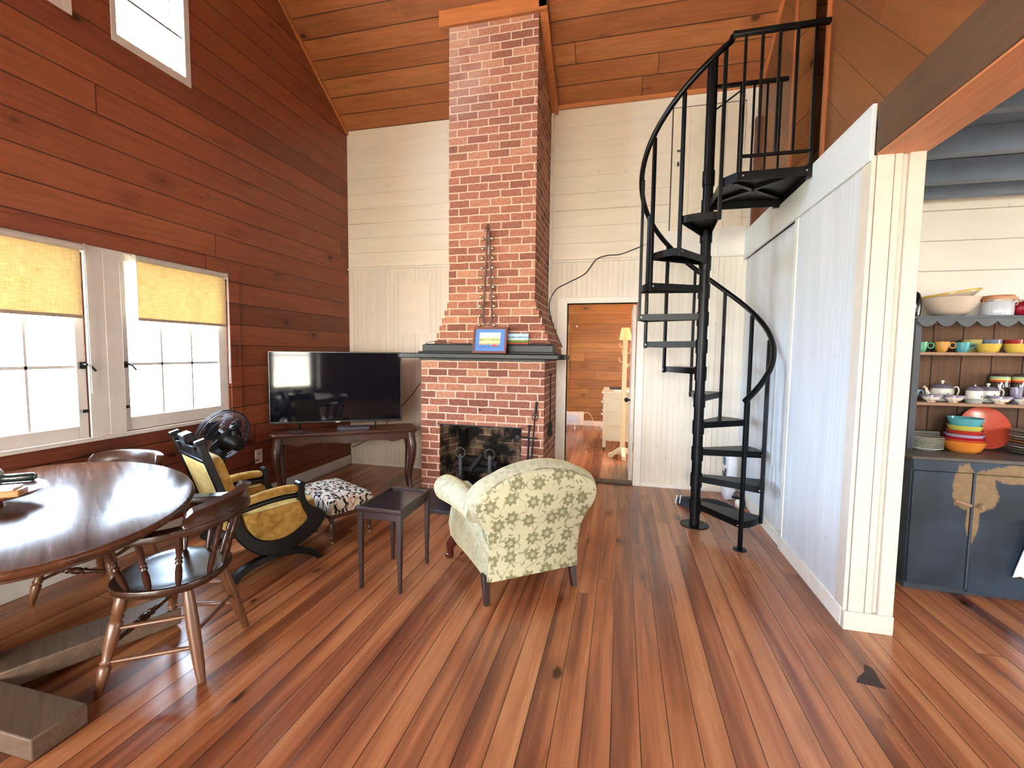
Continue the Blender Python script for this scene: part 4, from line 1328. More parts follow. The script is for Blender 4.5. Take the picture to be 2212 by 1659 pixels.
obj('cross_bar', MB().cyl((0.54, -HWD, 0.20), (0.54, HWD, 0.20), 0.018, seg=12), m_ebon, rc, smooth=40)
sc_ = MB().superbox((0.315, 0, 0.345), (0.285, 0.235, 0.065), 0.35)
obj('seat', sc_, m_gold, rc, smooth=60)
# back, tilting toward the viewer
bx0, bz0, bx1, bz1 = 0.045, 0.40, -0.118, 0.912
bd = Vector((bx1 - bx0, 0, bz1 - bz0))
Lb = bd.length
bd.normalize()
bn = Vector((bd.z, 0, -bd.x))                      # toward the front
BM = Matrix(((bn.x, 0, bd.x, bx0), (0, 1, 0, 0), (bn.z, 0, bd.z, bz0), (0, 0, 0, 1)))
for s in (-1, 1):
    obj('back_stile', MB().box(-0.022, 0.020, s * 0.235 - 0.015, s * 0.235 + 0.015, -0.04, Lb, BM), m_ebon, rc, bevel=0.005)
    obj('stile_cap', MB().box(-0.028, 0.028, s * 0.235 - 0.021, s * 0.235 + 0.021, Lb - 0.012, Lb + 0.014, BM), m_ebon, rc, bevel=0.006)
cr = [(-0.22, Lb - 0.115), (0.22, Lb - 0.115), (0.22, Lb - 0.05)]
for k in range(13):
    t = k / 12
    cr.append((0.20 - 0.40 * t, Lb - 0.05 + 0.05 * math.exp(-((t - 0.5) / 0.16) ** 2) + 0.012 * math.cos(8 * PI * t)))
cr.append((-0.22, Lb - 0.05))
obj('crest_rail', MB().prism([(p[0], p[1]) for p in cr], 'x', -0.018, 0.018, BM), m_ebon, rc, bevel=0.005)
obj('crest_block', MB().box(-0.028, 0.028, -0.055, 0.055, Lb - 0.03, Lb + 0.03, BM), m_ebon, rc, bevel=0.008)
obj('crest_roundel', MB().cyl(BM @ Vector((-0.024, 0.14, Lb - 0.055)), BM @ Vector((0.024, 0.14, Lb - 0.055)), 0.022, seg=14).cyl(BM @ Vector((-0.024, -0.14, Lb - 0.055)), BM @ Vector((0.024, -0.14, Lb - 0.055)), 0.022, seg=14), m_ebon, rc, smooth=40)
obj('back_rail', MB().box(-0.022, 0.02, -0.22, 0.22, Lb - 0.135, Lb - 0.112, BM), m_ebon, rc, bevel=0.004)
obj('back_cloth', MB().box(-0.016, 0.0, -0.212, 0.212, 0.03, Lb - 0.13, BM), m_goldback, rc, bevel=0.003)
obj('back_pad', MB().superbox((0.035, 0, (Lb - 0.16) / 2 + 0.03), (0.055, 0.212, (Lb - 0.17) / 2), 0.3, mat=BM), m_gold, rc, smooth=60)

# ------------------------------------------------------------------ patterned footstool
n = N('tapestry')
uvv = n.uv()
u, v, _ = n.sep(uvv)


def strokes(sc, ox_, oy_, length, wid, curl, thr, stretch=1.0):
    vo = n.node('ShaderNodeTexVoronoi', voronoi_dimensions='2D')
    px, py = n.math('ADD', n.math('MULTIPLY', u, sc), ox_), n.math('ADD', n.math('MULTIPLY', v, sc * stretch), oy_)
    n.put(vo.inputs['Vector'], n.comb(px, py, 0.0))
    vo.inputs['Scale'].default_value = 1.0
    q = n.sep(vo.outputs['Position'])
    cc = n.sep(vo.outputs['Color'])
    dx, dy = n.math('SUBTRACT', px, q[0]), n.math('SUBTRACT', py, q[1])
    th_ = n.math('ADD', n.math('MULTIPLY', cc[0], 1.5), 0.3)
    c_, s_ = n.math('COSINE', th_), n.math('SINE', th_)
    lx = n.math('ADD', n.math('MULTIPLY', dx, c_), n.math('MULTIPLY', dy, s_))
    ly = n.math('SUBTRACT', n.math('MULTIPLY', dy, c_), n.math('MULTIPLY', dx, s_))
    ly = n.math('SUBTRACT', ly, n.math('MULTIPLY', n.math('SINE', n.math('MULTIPLY', lx, 7.0)), curl))
    m_ = n.math('MULTIPLY', n.math('SUBTRACT', 1.0, n.smooth(n.math('ABSOLUTE', ly), wid, wid * 1.8)),
                n.math('SUBTRACT', 1.0, n.smooth(n.math('ABSOLUTE', lx), length, length * 1.2)))
    return n.math('MULTIPLY', m_, n.math('GREATER_THAN', cc[2], thr))


black = n.math('MAXIMUM', strokes(10.0, 0.3, 0.1, 0.44, 0.05, 0.12, 0.05), strokes(15.0, 4.7, 2.2, 0.36, 0.09, 0.18, 0.25))
black = n.math('MAXIMUM', black, strokes(19.0, 8.1, 5.5, 0.25, 0.15, 0.10, 0.45))
tan_ = strokes(12.0, 1.9, 7.3, 0.42, 0.05, 0.14, 0.2)
base = n.mix(n.smooth(n.noise(uvv, 14.0, 3), 0.4, 0.65), lin((196, 190, 178)), lin((176, 154, 130)))
c = n.mix(n.math('MULTIPLY', tan_, 0.8), base, lin((150, 98, 76)))
c = n.mix(black, c, lin((22, 20, 22)))
n.bump(n.noise(uvv, 300.0, 2), 0.15, 0.002)
m_tap = n.fin(c, 0.85, 0, 0.2)
ot = thing('footstool', 'footstool upholstered in cream and black floral tapestry on turned legs', 'footstool', (-2.235, 3.10, 0), R(63))
hx, hy = 0.185, 0.30
mb = MB()
rg = []
for z, k, e in ((0.238, 1.0, 0.13), (0.25, 1.01, 0.13), (0.30, 1.015, 0.13), (0.325, 1.0, 0.14), (0.338, 0.96, 0.17), (0.348, 0.85, 0.22), (0.355, 0.55, 0.32), (0.358, 0.2, 0.5)):
    ring = []
    for j in range(40):
        a = 2 * PI * j / 40
        ca, sa = math.cos(a), math.sin(a)
        ring.append((hx * k * math.copysign(abs(ca) ** e, ca), hy * k * math.copysign(abs(sa) ** e, sa), z))
    rg.append(ring)
mb.rings(rg)
obj('upholstery', mb, m_tap, ot, smooth=55)
obj('rail', MB().box(-hx + 0.012, hx - 0.012, -hy + 0.012, hy - 0.012, 0.20, 0.24), m_dark, ot, bevel=0.004)
TP = [(0, 0.020), (0.06, 0.024), (0.12, 0.014), (0.17, 0.023), (0.22, 0.014), (0.4, 0.021), (0.7, 0.014), (0.86, 0.011), (0.9, 0.016), (0.94, 0.010), (1.0, 0.010)]
for sx in (-1, 1):
    for sy in (-1, 1):
        x, y = sx * (hx - 0.03), sy * (hy - 0.03)
        lg = obj('leg', MB().turned((x, y, 0.205), (x, y, 0.03), TP), m_dark_z, ot, smooth=50)
        obj('caster', MB().cyl((x - 0.008, y, 0.015), (x + 0.008, y, 0.015), 0.015, seg=14).cyl((x, y, 0.015), (x, y, 0.04), 0.007, seg=8), m_brass, lg, smooth=40)

# ------------------------------------------------------------------ small side table
sd = thing('side_table', 'small dark side table with a tray top beside the floral armchair', 'table', (-1.385, 2.56, 0), R(1.0))
hx, hy, ht = 0.146, 0.218, 0.505
obj('tabletop', MB().box(-hx, hx, -hy, hy, ht - 0.020, ht - 0.006), m_espresso, sd, bevel=0.003)
mb = MB()
for a, b, c_, d in ((-hx, hx, -hy, -hy + 0.016), (-hx, hx, hy - 0.016, hy), (-hx, -hx + 0.016, -hy + 0.016, hy - 0.016), (hx - 0.016, hx, -hy + 0.016, hy - 0.016)):
    mb.box(a, b, c_, d, ht - 0.020, ht + 0.010)
obj('tray_rim', mb, m_espresso, sd, bevel=0.004, weld=False)
obj('glass_inlay', MB().box(-hx + 0.016, hx - 0.016, -hy + 0.016, hy - 0.016, ht - 0.006, ht - 0.003), M_plain('dark_glass', (46, 34, 36), 0.16, var=0.3, scale=4, coat=0.5), sd)
mb = MB()
for a, b, c_, d in ((-hx + 0.02, hx - 0.02, -hy + 0.012, -hy + 0.028), (-hx + 0.02, hx - 0.02, hy - 0.028, hy - 0.012), (-hx + 0.012, -hx + 0.028, -hy + 0.02, hy - 0.02), (hx - 0.028, hx - 0.012, -hy + 0.02, hy - 0.02)):
    mb.box(a, b, c_, d, ht - 0.065, ht - 0.02)
obj('apron', mb, m_espresso, sd, bevel=0.002, weld=False)
for sx in (-1, 1):
    for sy in (-1, 1):
        x, y = sx * (hx - 0.018), sy * (hy - 0.018)
        h0, h1 = 0.0155, 0.0095
        rings = [[(x - q + p * sx * 0, y - q, z), (x + q, y - q, z), (x + q, y + q, z), (x - q, y + q, z)] for z, q, p in ((ht - 0.02, h0, 0), (0.36, h0, 0), (0.0, h1, 0))]
        obj('leg', MB().rings(rings), m_espresso, sd, bevel=0.002)

# ------------------------------------------------------------------ floral armchair
n = N('floral_damask')
uvv = n.uv()
u, v, _ = n.sep(uvv)


def flowers(sc, ox_, oy_, r0, petals, seed, thr, rnd=0.75):
    vo = n.node('ShaderNodeTexVoronoi', voronoi_dimensions='2D')
    px = n.math('ADD', n.math('MULTIPLY', u, sc), ox_)
    py = n.math('ADD', n.math('MULTIPLY', v, sc), oy_)
    n.put(vo.inputs['Vector'], n.comb(px, py, 0.0))
    vo.inputs['Scale'].default_value = 1.0
    vo.inputs['Randomness'].default_value = rnd
    q = n.sep(vo.outputs['Position'])
    dx, dy = n.math('SUBTRACT', px, q[0]), n.math('SUBTRACT', py, q[1])
    rr = vo.outputs['Distance']
    an = n.math('ADD', n.math('ARCTAN2', dy, dx), n.math('MULTIPLY', n.sep(vo.outputs['Color'])[0], 6.28))
    kp = n.math('GREATER_THAN', n.sep(vo.outputs['Color'])[2], thr)
    return dx, dy, rr, an, kp


dx, dy, rr, an, kp = flowers(8.6, 0.0, 0.0, 0, 6, 0, 0.0, 0.55)
pet = n.math('ADD', 0.31, n.math('MULTIPLY', n.math('COSINE', n.math('MULTIPLY', an, 7.0)), 0.06))
f_out = n.math('SUBTRACT', 1.0, n.smooth(n.math('SUBTRACT', rr, pet), -0.02, 0.03))
f_in = n.math('SUBTRACT', 1.0, n.smooth(rr, 0.10, 0.15))
ringm = n.math('SUBTRACT', f_out, n.math('MULTIPLY', f_in, 0.65))
# tendrils: thin curved contour lines near the flowers
tn = n.noise(n.comb(u, v, 3.0), 10.0, 1, 0.3, 0.6)
td = n.math('SUBTRACT', 1.0, n.smooth(n.math('ABSOLUTE', n.math('SUBTRACT', tn, 0.5)), 0.010, 0.024))
td = n.math('MULTIPLY', td, n.math('SUBTRACT', 1.0, n.smooth(rr, 0.56, 0.68)))
# leaves
lx, ly, lr, la, lk = flowers(20.0, 3.7, 1.3, 0, 2, 0, 0.45, 0.9)
leaf = n.math('ADD', 0.17, n.math('MULTIPLY', n.math('COSINE', n.math('MULTIPLY', la, 2.0)), 0.13))
lf = n.math('MULTIPLY', n.math('SUBTRACT', 1.0, n.smooth(n.math('SUBTRACT', lr, leaf), -0.02, 0.04)), lk)
lf = n.math('MULTIPLY', lf, n.smooth(rr, 0.36, 0.42))
pat = n.math('MAXIMUM', n.math('MAXIMUM', ringm, n.math('MULTIPLY', td, 0.8)), n.math('MULTIPLY', lf, 0.85))
mott = n.smooth(n.noise(uvv, 120.0, 2), 0.3, 0.7)
pcol = n.mix(mott, lin((106, 104, 76)), lin((128, 124, 92)))
bcol = n.mix(n.noise(uvv, 60.0, 2), lin((166, 162, 132)), lin((180, 175, 146)))
n.bump(n.math('ADD', n.math('MULTIPLY', pat, 0.4), n.math('MULTIPLY', n.noise(uvv, 220.0, 2), 0.5)), 0.2, 0.003)
m_floral = n.fin(n.mix(pat, bcol, pcol), 0.8, 0, 0.2)
m_floral2 = M_velvet('window_lit_damask', (132, 132, 112), (160, 158, 136), (178, 174, 152), 34.0)  # same cloth as the back; greyer tone paints cool window light on it

A2 = math.atan2(0.605, 0.796)
ac = thing('floral_armchair', 'cream armchair with green floral damask seen from behind, facing the fireplace', 'armchair', (-0.724, 2.37, 0), A2)
CX = 0.315


def back_outline(k=1.0, drop=0.0):
    half = [(0.300, 0.135), (0.300, 0.30), (0.310, 0.41), (0.342, 0.48), (0.380, 0.54), (0.392, 0.60), (0.380, 0.655), (0.34, 0.695), (0.28, 0.724), (0.20, 0.760), (0.10, 0.785), (0.0, 0.794)]
    r_ = catmull([(a, b, 0) for a, b in half], 3)
    pts = [(p.x, p.y) for p in r_]
    full = pts + [(-a, b) for a, b in pts[-2::-1]]
    return full


fo = back_outline()
LEAN = 0.10
rings = []
for off, k in ((-0.012, 0.955), (0.0, 0.992), (0.02, 1.0), (0.085, 1.0), (0.12, 0.985), (0.14, 0.93)):
    ring = []
    for a, b in fo:
        zc_ = 0.45
        zz = zc_ + (b - zc_) * k if b > 0.16 else b
        lean = -LEAN * max(0, (b - 0.25)) / 0.57
        ring.append((CX + a * k, off + lean, zz))
    rings.append(ring)
obj('backrest', MB().rings(rings), m_floral, ac, smooth=50)
# wrapped front cloth forming the rolled top edge
roll_pts = [(CX + a * 0.985, 0.055 - LEAN * max(0, b - 0.25) / 0.57, 0.45 + (b - 0.45) * 0.985) for a, b in fo if b > 0.44]
obj('top_roll', MB().tube(roll_pts, [0.02] + [0.052] * 6 + [0.02], 12, sq=(0.55, 1.25)), m_floral2, ac, smooth=60)
for s, cx in ((-1, -0.045), (1, CX * 2 + 0.045)):
    P = [(cx + s * 0.0, 0.02, 0.545), (cx + s * 0.015, 0.15, 0.57), (cx + s * 0.03, 0.32, 0.575), (cx + s * 0.045, 0.47, 0.565), (cx + s * 0.05, 0.56, 0.55)]
    obj('arm_roll', MB().tube(catmull(P, 5), [0.065, 0.070, 0.078, 0.084, 0.084, 0.064], 18, up=(0, 0, 1)).sphere((cx + s * 0.05, 0.562, 0.55), 0.066, 16, (1, 0.5, 1)), m_floral2, ac, smooth=60)
    # outer side panel, bellied toward the front
    cols = []
    for i in range(9):
        t = i / 8
        y = 0.0 + 0.63 * t
        xo = (0.015 if s < 0 else CX * 2 - 0.015)
        bulge = 0.055 * math.sin(PI * min(1, t * 1.15) * 0.5)
        z0 = 0.135 + 0.02 * math.sin(PI * t)
        col = []
        for z, kx in ((z0, 0.35), (z0 + 0.04, 0.75), (0.27, 1.0), (0.36, 0.75), (0.44, 0.35), (0.50, 0.25), (0.55, 0.5)):
            col.append((xo + s * bulge * kx, y, z))
        cols.append(col)
    rings = [c + [(c[-1][0] - s * 0.11, c[-1][1], c[-1][2]), (c[0][0] - s * 0.11, c[0][1], c[0][2])] for c in cols]
    obj('side_panel', MB().rings(rings), m_floral2, ac, smooth=60)
obj('seat_base', MB().box(0.03, CX * 2 - 0.03, 0.06, 0.64, 0.15, 0.30), m_floral2, ac, bevel=0.02, seg=3)
obj('seat_cushion', MB().superbox((CX, 0.36, 0.355), (0.25, 0.30, 0.07), 0.3), m_floral, ac, smooth=60)
for x, y in ((0.0, 0.02), (CX * 2 - 0.05, 0.02)):
    rings = [[(x - q, y + dy - q, z), (x + q, y + dy - q, z), (x + q, y + dy + q, z), (x - q, y + dy + q, z)] for z, q, dy in ((0.17, 0.021, 0.012), (0.10, 0.020, 0.0), (0.0, 0.016, -0.022))]
    obj('rear_leg', MB().rings([[(a + 0.012, b, c) for a, b, c in r_] for r_ in rings]), m_espresso, ac, bevel=0.003)
for s, x in ((-1, -0.012), (1, CX * 2 + 0.012)):
    P = [(x - s * 0.02, 0.60, 0.17), (x + s * 0.012, 0.63, 0.11), (x + s * 0.012, 0.645, 0.06), (x + s * 0.004, 0.65, 0.025), (x + s * 0.02, 0.675, 0.013), (x + s * 0.03, 0.69, 0.010)]
    obj('front_leg', MB().tube(catmull(P, 4), [0.036, 0.034, 0.024, 0.020, 0.022, 0.012], 12), M_wood('carved_mahogany', (72, 26, 20), 0.25, 'z', 0.4, coat=0.4), ac, smooth=50)

# ------------------------------------------------------------------ oval dining table
m_top = M_wood('oak_top', (82, 49, 31), 0.24, 'x', 0.55, coat=0.0, spec=0.22, scale=0.8, light=1.35, rvar=0.22, bump=0.12)
m_plank = M_wood('old_plank', (98, 78, 62), 0.55, 'x', 0.5, bump=0.2)
TBX, TBY, TBA = -2.53, 1.41, math.atan2(0.53, -0.85)
tb = thing('oval_table', 'oval dark wooden dining table standing by the windows', 'table', (TBX, TBY, 0), TBA)
SA, SB, TZ = 0.862, 0.562, 0.76
mb = MB()
rg = []
for z, d in ((TZ - 0.034, -0.014), (TZ - 0.026, -0.003), (TZ - 0.012, 0.0), (TZ - 0.004, -0.004), (TZ, -0.012)):
    rg.append([((SA + d) * math.cos(2 * PI * k / 96), (SB + d) * math.sin(2 * PI * k / 96), z) for k in range(96)])
obj('tabletop', mb.rings(rg), m_top, tb, smooth=50)
ro = [((SA - 0.05) * math.cos(2 * PI * k / 72), (SB - 0.05) * math.sin(2 * PI * k / 72)) for k in range(72)]
obj('apron', MB().prism(ro, 'z', TZ - 0.056, TZ - 0.034), m_dark, tb)
TI = Matrix.Rotation(-TBA, 4, 'Z') @ Matrix.Translation((-TBX, -TBY, 0))
obj('pedestal', MB().box(-2.69, -2.535, 1.05, 1.20, 0.082, TZ - 0.05, TI), m_plank, tb, bevel=0.006)
obj('foot_plank', MB().box(-3.15, -1.965, 1.03, 1.205, 0.0, 0.082, TI), m_plank, tb, bevel=0.006)
m2 = TI @ Matrix.Translation((-2.455, 1.21, 0)) @ Matrix.Rotation(R(-25), 4, 'Z')
obj('foot_plank', MB().box(-0.20, 0.0, -0.02, 0.62, 0.02, 0.105, m2), m_plank, tb, bevel=0.006)

# things on the table
mw = M_wood('tray_wood', (104, 62, 38), 0.3, 'x', 0.4, coat=0.2)
tray = thing('lazy_susan', 'round wooden turntable tray at the left edge on the oval table', 'tray', (-2.70, 1.29, TZ), R(20))
obj('plate', MB().lathe([(0.0, 0.042), (0.10, 0.036), (0.215, 0.048), (0.225, 0.056), (0.218, 0.062), (0.19, 0.056), (0.0, 0.054)], 56), mw, tray, smooth=50)
obj('foot', MB().lathe([(0, 0), (0.085, 0), (0.085, 0.012), (0.05, 0.02), (0.05, 0.042), (0, 0.042)], 32), mw, tray, smooth=50)
t = thing('folded_case', 'dark green rolled case lying on the far rim of the wooden tray', 'case', (-2.745, 1.455, TZ + 0.0575), R(36))
obj('body', MB().tube([(-0.065, 0, 0.020), (-0.06, 0, 0.020), (0.055, 0, 0.020), (0.062, 0, 0.020)], [0.016, 0.020, 0.020, 0.016], 16), M_plain('green_leather', (30, 44, 40), 0.25, var=0.3, coat=0.4), t, smooth=50)
obj('end_cap', MB().cyl((0.062, 0, 0.02), (0.066, 0, 0.02), 0.013), M_plain('green_end', (60, 84, 74), 0.4), t)
t = thing('wooden_box', 'low tan wooden box with a pale lid on the tray, nearest the viewer', 'box', (-2.555, 1.268, TZ + 0.0575), R(40))
obj('body', MB().box(-0.14, 0.10, -0.04, 0.04, 0, 0.030), M_wood('tan_box', (168, 120, 70), 0.45, 'x', 0.3), t, bevel=0.005)
obj('lid', MB().box(-0.145, 0.085, -0.043, 0.043, 0.030, 0.040), M_plain('pale_lid', (226, 220, 206), 0.4, var=0.05), t, bevel=0.004)
t = thing('salt_shaker', 'small grey block shaker at the very left edge on the wooden tray', 'shaker', (-2.80, 1.405, TZ + 0.0575), R(10))
obj('body', MB().box(-0.022, 0.022, -0.022, 0.022, 0, 0.058), M_plain('grey_block', (150, 144, 140), 0.5), t, bevel=0.004)
obj('cap', MB().box(-0.018, 0.018, -0.018, 0.018, 0.058, 0.066), m_steel, t, bevel=0.002)

# ------------------------------------------------------------------ captain's chairs
m_chair = M_wood('walnut_chair', (58, 34, 24), 0.22, 'x', 0.4, coat=0.0, spec=0.4)
m_chair_leg = M_wood('walnut_leg', (98, 62, 38), 0.34, 'z', 0.35, coat=0.15)


def captain_chair(loc, rz, label):
    t = thing('captain_chair', label, 'chair', loc, rz, 'captain chairs at the oval table')
    zs = 0.432
    out = []
    for k in range(48):
        a = 2 * PI * k / 48
        c, s_ = math.cos(a), math.sin(a)
        e = 0.85
        out.append((0.215 * math.copysign(abs(c) ** e, c) + (0.01 if c > 0 else 0), (0.235 - 0.02 * (c < 0) * abs(c)) * math.copysign(abs(s_) ** e, s_)))
    rings = []
    for z, k in ((zs - 0.040, 0.93), (zs - 0.028, 0.985), (zs - 0.012, 1.0), (zs - 0.002, 0.985), (zs, 0.95), (zs - 0.006, 0.82), (zs - 0.012, 0.55), (zs - 0.013, 0.2)):
        rings.append([(x * k, y * k, z) for x, y in out])
    obj('seat', MB().rings(rings), m_chair, t, smooth=50)
    # legs
    LEG = {'front': [(0, 0.017), (0.10, 0.024), (0.20, 0.025), (0.22, 0.018), (0.25, 0.026), (0.28, 0.019), (0.31, 0.027), (0.55, 0.024), (0.66, 0.017), (0.69, 0.024), (0.72, 0.017), (0.75, 0.024), (0.88, 0.018), (1.0, 0.013)],
           'rear': [(0, 0.017), (0.15, 0.023), (0.45, 0.026), (0.8, 0.022), (1.0, 0.016)]}
    A = {}
    for nm, tx, ty, bx, by in (('fl', 0.12, 0.16, 0.175, 0.245), ('fr', 0.12, -0.16, 0.175, -0.245), ('rl', -0.12, 0.13, -0.205, 0.20), ('rr', -0.12, -0.13, -0.205, -0.20)):
        p0, p1 = Vector((tx, ty, zs - 0.03)), Vector((bx, by, 0.0))
        A[nm] = (p0, p1)
        obj('front_leg' if nm[0] == 'f' else 'rear_leg', MB().turned(p0, p1, LEG['front' if nm[0] == 'f' else 'rear'], 16), m_chair_leg, t, smooth=50)

    def at(nm, z):
        p0, p1 = A[nm]
        return p0.lerp(p1, (p0.z - z) / (p0.z - p1.z))
    SP = [(0, 0.007), (0.3, 0.0105), (0.7, 0.0105), (1, 0.007)]
    DEC = [(0, 0.008), (0.25, 0.012), (0.36, 0.012), (0.38, 0.018), (0.42, 0.012), (0.46, 0.019), (0.54, 0.019), (0.58, 0.012), (0.62, 0.018), (0.64, 0.012), (0.75, 0.012), (1, 0.008)]
    for a, b in (('fl', 'rl'), ('fr', 'rr')):
        for z in (0.255, 0.125):
            obj('side_stretcher', MB().turned(at(a, z + 0.0), at(b, z + 0.02), SP, 10), m_chair_leg, t, smooth=50)
    obj('front_stretcher', MB().turned(at('fl', 0.19), at('fr', 0.19), DEC, 12), m_chair, t, smooth=50)
    obj('rear_stretcher', MB().turned(at('rl', 0.20), at('rr', 0.20), SP, 10), m_chair_leg, t, smooth=50)
    # horseshoe arm rail
    rail = [(0.15, 0.262, 0.665), (0.10, 0.268, 0.668), (0.0, 0.270, 0.672), (-0.10, 0.255, 0.680), (-0.19, 0.205, 0.688), (-0.245, 0.11, 0.694), (-0.262, 0.0, 0.696)]
    full = catmull(rail + [(x, -y, z) for x, y, z in rail[-2::-1]], 5)
    nn = len(full)

    def prof(tt):
        e = abs(tt - 0.5) * 2
        w = 0.036 if e < 0.75 else 0.036 + 0.014 * (e - 0.75) / 0.25
        if e > 0.96:
            w *= 0.7
        h = 0.015
        return [(-w, -h), (w, -h), (w + 0.003, 0), (w, h), (-w, h), (-w - 0.003, 0)]
    obj('arm_rail', MB().sweep(full, prof), m_chair, t, bevel=0.004)
    # raised crest on the back of the rail
    crest = [(-0.165, 0.226, 0.702), (-0.205, 0.190, 0.718), (-0.252, 0.108, 0.730), (-0.268, 0.0, 0.733)]
    cf = catmull(crest + [(x, -y, z) for x, y, z in crest[-2::-1]], 7)

    def cprof(tt):
        e = abs(tt - 0.5) * 2
        k = 1.0 if e < 0.68 else max(0.12, 1 - ((e - 0.68) / 0.32) ** 1.3)
        h = 0.052 * k
        return [(-0.030, -0.03), (0.030, -0.03), (0.030, -0.005), (0.016 + 0.006 * k, h * 0.55), (0.026 * k + 0.012, h + 0.004), (0.0, h + 0.012 * k), (-0.010, h), (-0.012, -0.005 + 0.3 * h)]
    obj('crest_rail', MB().sweep(cf, cprof), m_chair, t, smooth=60)
    SPN = [(0, 0.009), (0.12, 0.013), (0.3, 0.0135), (0.42, 0.010), (0.46, 0.015), (0.5, 0.010), (0.54, 0.015), (0.58, 0.010), (0.75, 0.014), (0.9, 0.012), (1, 0.009)]
    for tt in (0.07, 0.19, 0.315, 0.44, 0.56, 0.685, 0.81, 0.93):
        q = full[int(tt * (nn - 1))]
        a = math.atan2(q.y, q.x)
        c, s_ = math.cos(a), math.sin(a)
        rr = 0.205 if abs(s_) < 0.8 else 0.21
        b = Vector((0.93 * rr * c * (1.0 if c < 0 else 1.1), 0.99 * rr * s_, zs - 0.006))
        obj('spindle', MB().turned(b, q - Vector((0, 0, 0.012)), SPN, 12), m_chair, t, smooth=50)
    return t


ch = captain_chair((-2.005, 1.605, 0), R(200), 'near wooden captain chair, its arms tucked under the oval table')
dup(ch, (-3.0, 1.945, 0), R(-77), 'far wooden captain chair between the oval table and the window wall', 'captain chairs at the oval table')

# ------------------------------------------------------------------ blue hutch in the kitchen
n = N('worn_blue_paint')
o_ = n.obj()
x, y, z = n.sep(o_)
f1 = n.noise(o_, 3.0, 3)
base = n.mix(n.smooth(f1, 0.35, 0.65), lin((29, 37, 46)), lin((42, 55, 66)))
wear_n = n.noise(n.comb(n.math('MULTIPLY', x, 1.0), y, n.math('MULTIPLY', z, 0.55)), 11.0, 5, 0.65)


def spot(cx, cz, rx, rz):
    a = n.math('DIVIDE', n.math('SUBTRACT', x, cx), rx)
    b = n.math('DIVIDE', n.math('SUBTRACT', z, cz), rz)
    return n.math('SUBTRACT', 1.0, n.math('SQRT', n.math('ADD', n.math('MULTIPLY', a, a), n.math('MULTIPLY', b, b))))


sp = n.math('MAXIMUM', n.math('MAXIMUM', spot(0.335, 0.66, 0.10, 0.14), spot(0.27, 0.68, 0.07, 0.15)), spot(0.56, 0.765, 0.22, 0.06))
sp = n.math('MAXIMUM', sp, spot(0.315, 0.52, 0.035, 0.18))
wear = n.smooth(n.math('ADD', sp, n.math('MULTIPLY', n.math('SUBTRACT', wear_n, 0.5), 1.3)), 0.0, 0.14)
col = n.mix(wear, base, n.mix(n.noise(o_, 30.0, 3), lin((92, 72, 48)), lin((140, 114, 78))))
m_blue = n.fin(col, 0.5, 0, 0.4)
m_bluegrey = M_plain('slate_blue_paint', (54, 60, 68), 0.5, var=0.15)
m_bare = M_plank('bare_backboard', [(0.0, lin((92, 66, 50))), (1.0, lin((118, 88, 66)))], 0.17, 4.0, 'v', knots=0.1, rough=0.7, spec=0.2, grain=0.3, seam=0.003, seam_dark=0.05)
m_shelf = M_wood('bare_shelf', (140, 106, 80), 0.6, 'x', 0.35)
HX, HY = 1.755, 3.20
ht = thing('hutch', 'worn blue kitchen hutch with open shelves of crockery beside the post', 'cupboard', (HX, HY, 0))
HW = 1.25
obj('cabinet_body', MB().box(0, HW, 0.02, 0.53, 0.06, 0.83), m_blue, ht, bevel=0.003)
obj('plinth', MB().box(0.02, HW - 0.02, 0.05, 0.52, 0.0, 0.06), m_bluegrey, ht)
obj('counter', MB().box(-0.01, HW + 0.01, 0.0, 0.53, 0.83, 0.853), M_plain('worn_counter', (74, 68, 62), 0.5, var=0.3, scale=6), ht, bevel=0.004)
obj('face_frame', MB().box(0.0, HW, 0.004, 0.02, 0.765, 0.83), m_blue, ht, bevel=0.002)
d1_ = obj('door', MB().box(0.005, 0.300, 0.0, 0.02, 0.055, 0.763), m_blue, ht, bevel=0.003)
obj('latch', MB().box(0.215, 0.305, -0.012, 0.0, 0.575, 0.592, Matrix.Translation((0.26, 0, 0.583)) @ Matrix.Rotation(R(18), 4, 'Y') @ Matrix.Translation((-0.26, 0, -0.583))), m_shelf, d1_, bevel=0.002)
d2_ = obj('door', MB().box(0.318, 0.80, 0.0, 0.02, 0.035, 0.758), m_blue, ht, bevel=0.003)
obj('knob', MB().cyl((0.345, 0.0, 0.575), (0.345, -0.018, 0.575), 0.008, seg=10).cyl((0.345, -0.018, 0.575), (0.345, -0.032, 0.575), 0.017, 0.013, 12), m_shelf, d2_, smooth=40)
obj('hinge_strip', MB().box(0.306, 0.316, 0.0, 0.02, 0.05, 0.765), m_bluegrey, ht)
SH = [1.165, 1.488, 1.700]
obj('side_post', MB().box(0.075, 0.112, 0.22, 0.53, 0.853, 1.70), m_bluegrey, ht, bevel=0.003)
obj('side_post', MB().box(HW - 0.06, HW - 0.025, 0.22, 0.53, 0.853, 1.70), m_bluegrey, ht, bevel=0.003)
obj('backboard', MB().box(0.11, HW - 0.06, 0.515, 0.53, 0.853, 1.69), m_bare, ht)
for z_ in SH[:2]:
    obj('shelf', MB().box(0.112, HW - 0.06, 0.225, 0.515, z_ - 0.02, z_), m_shelf, ht, bevel=0.002)
obj('top_board', MB().box(0.06, HW - 0.01, 0.215, 0.53, 1.70, 1.718), m_bluegrey, ht, bevel=0.002)
sc_ = [(0.075, 1.70)]
nsc_ = 11
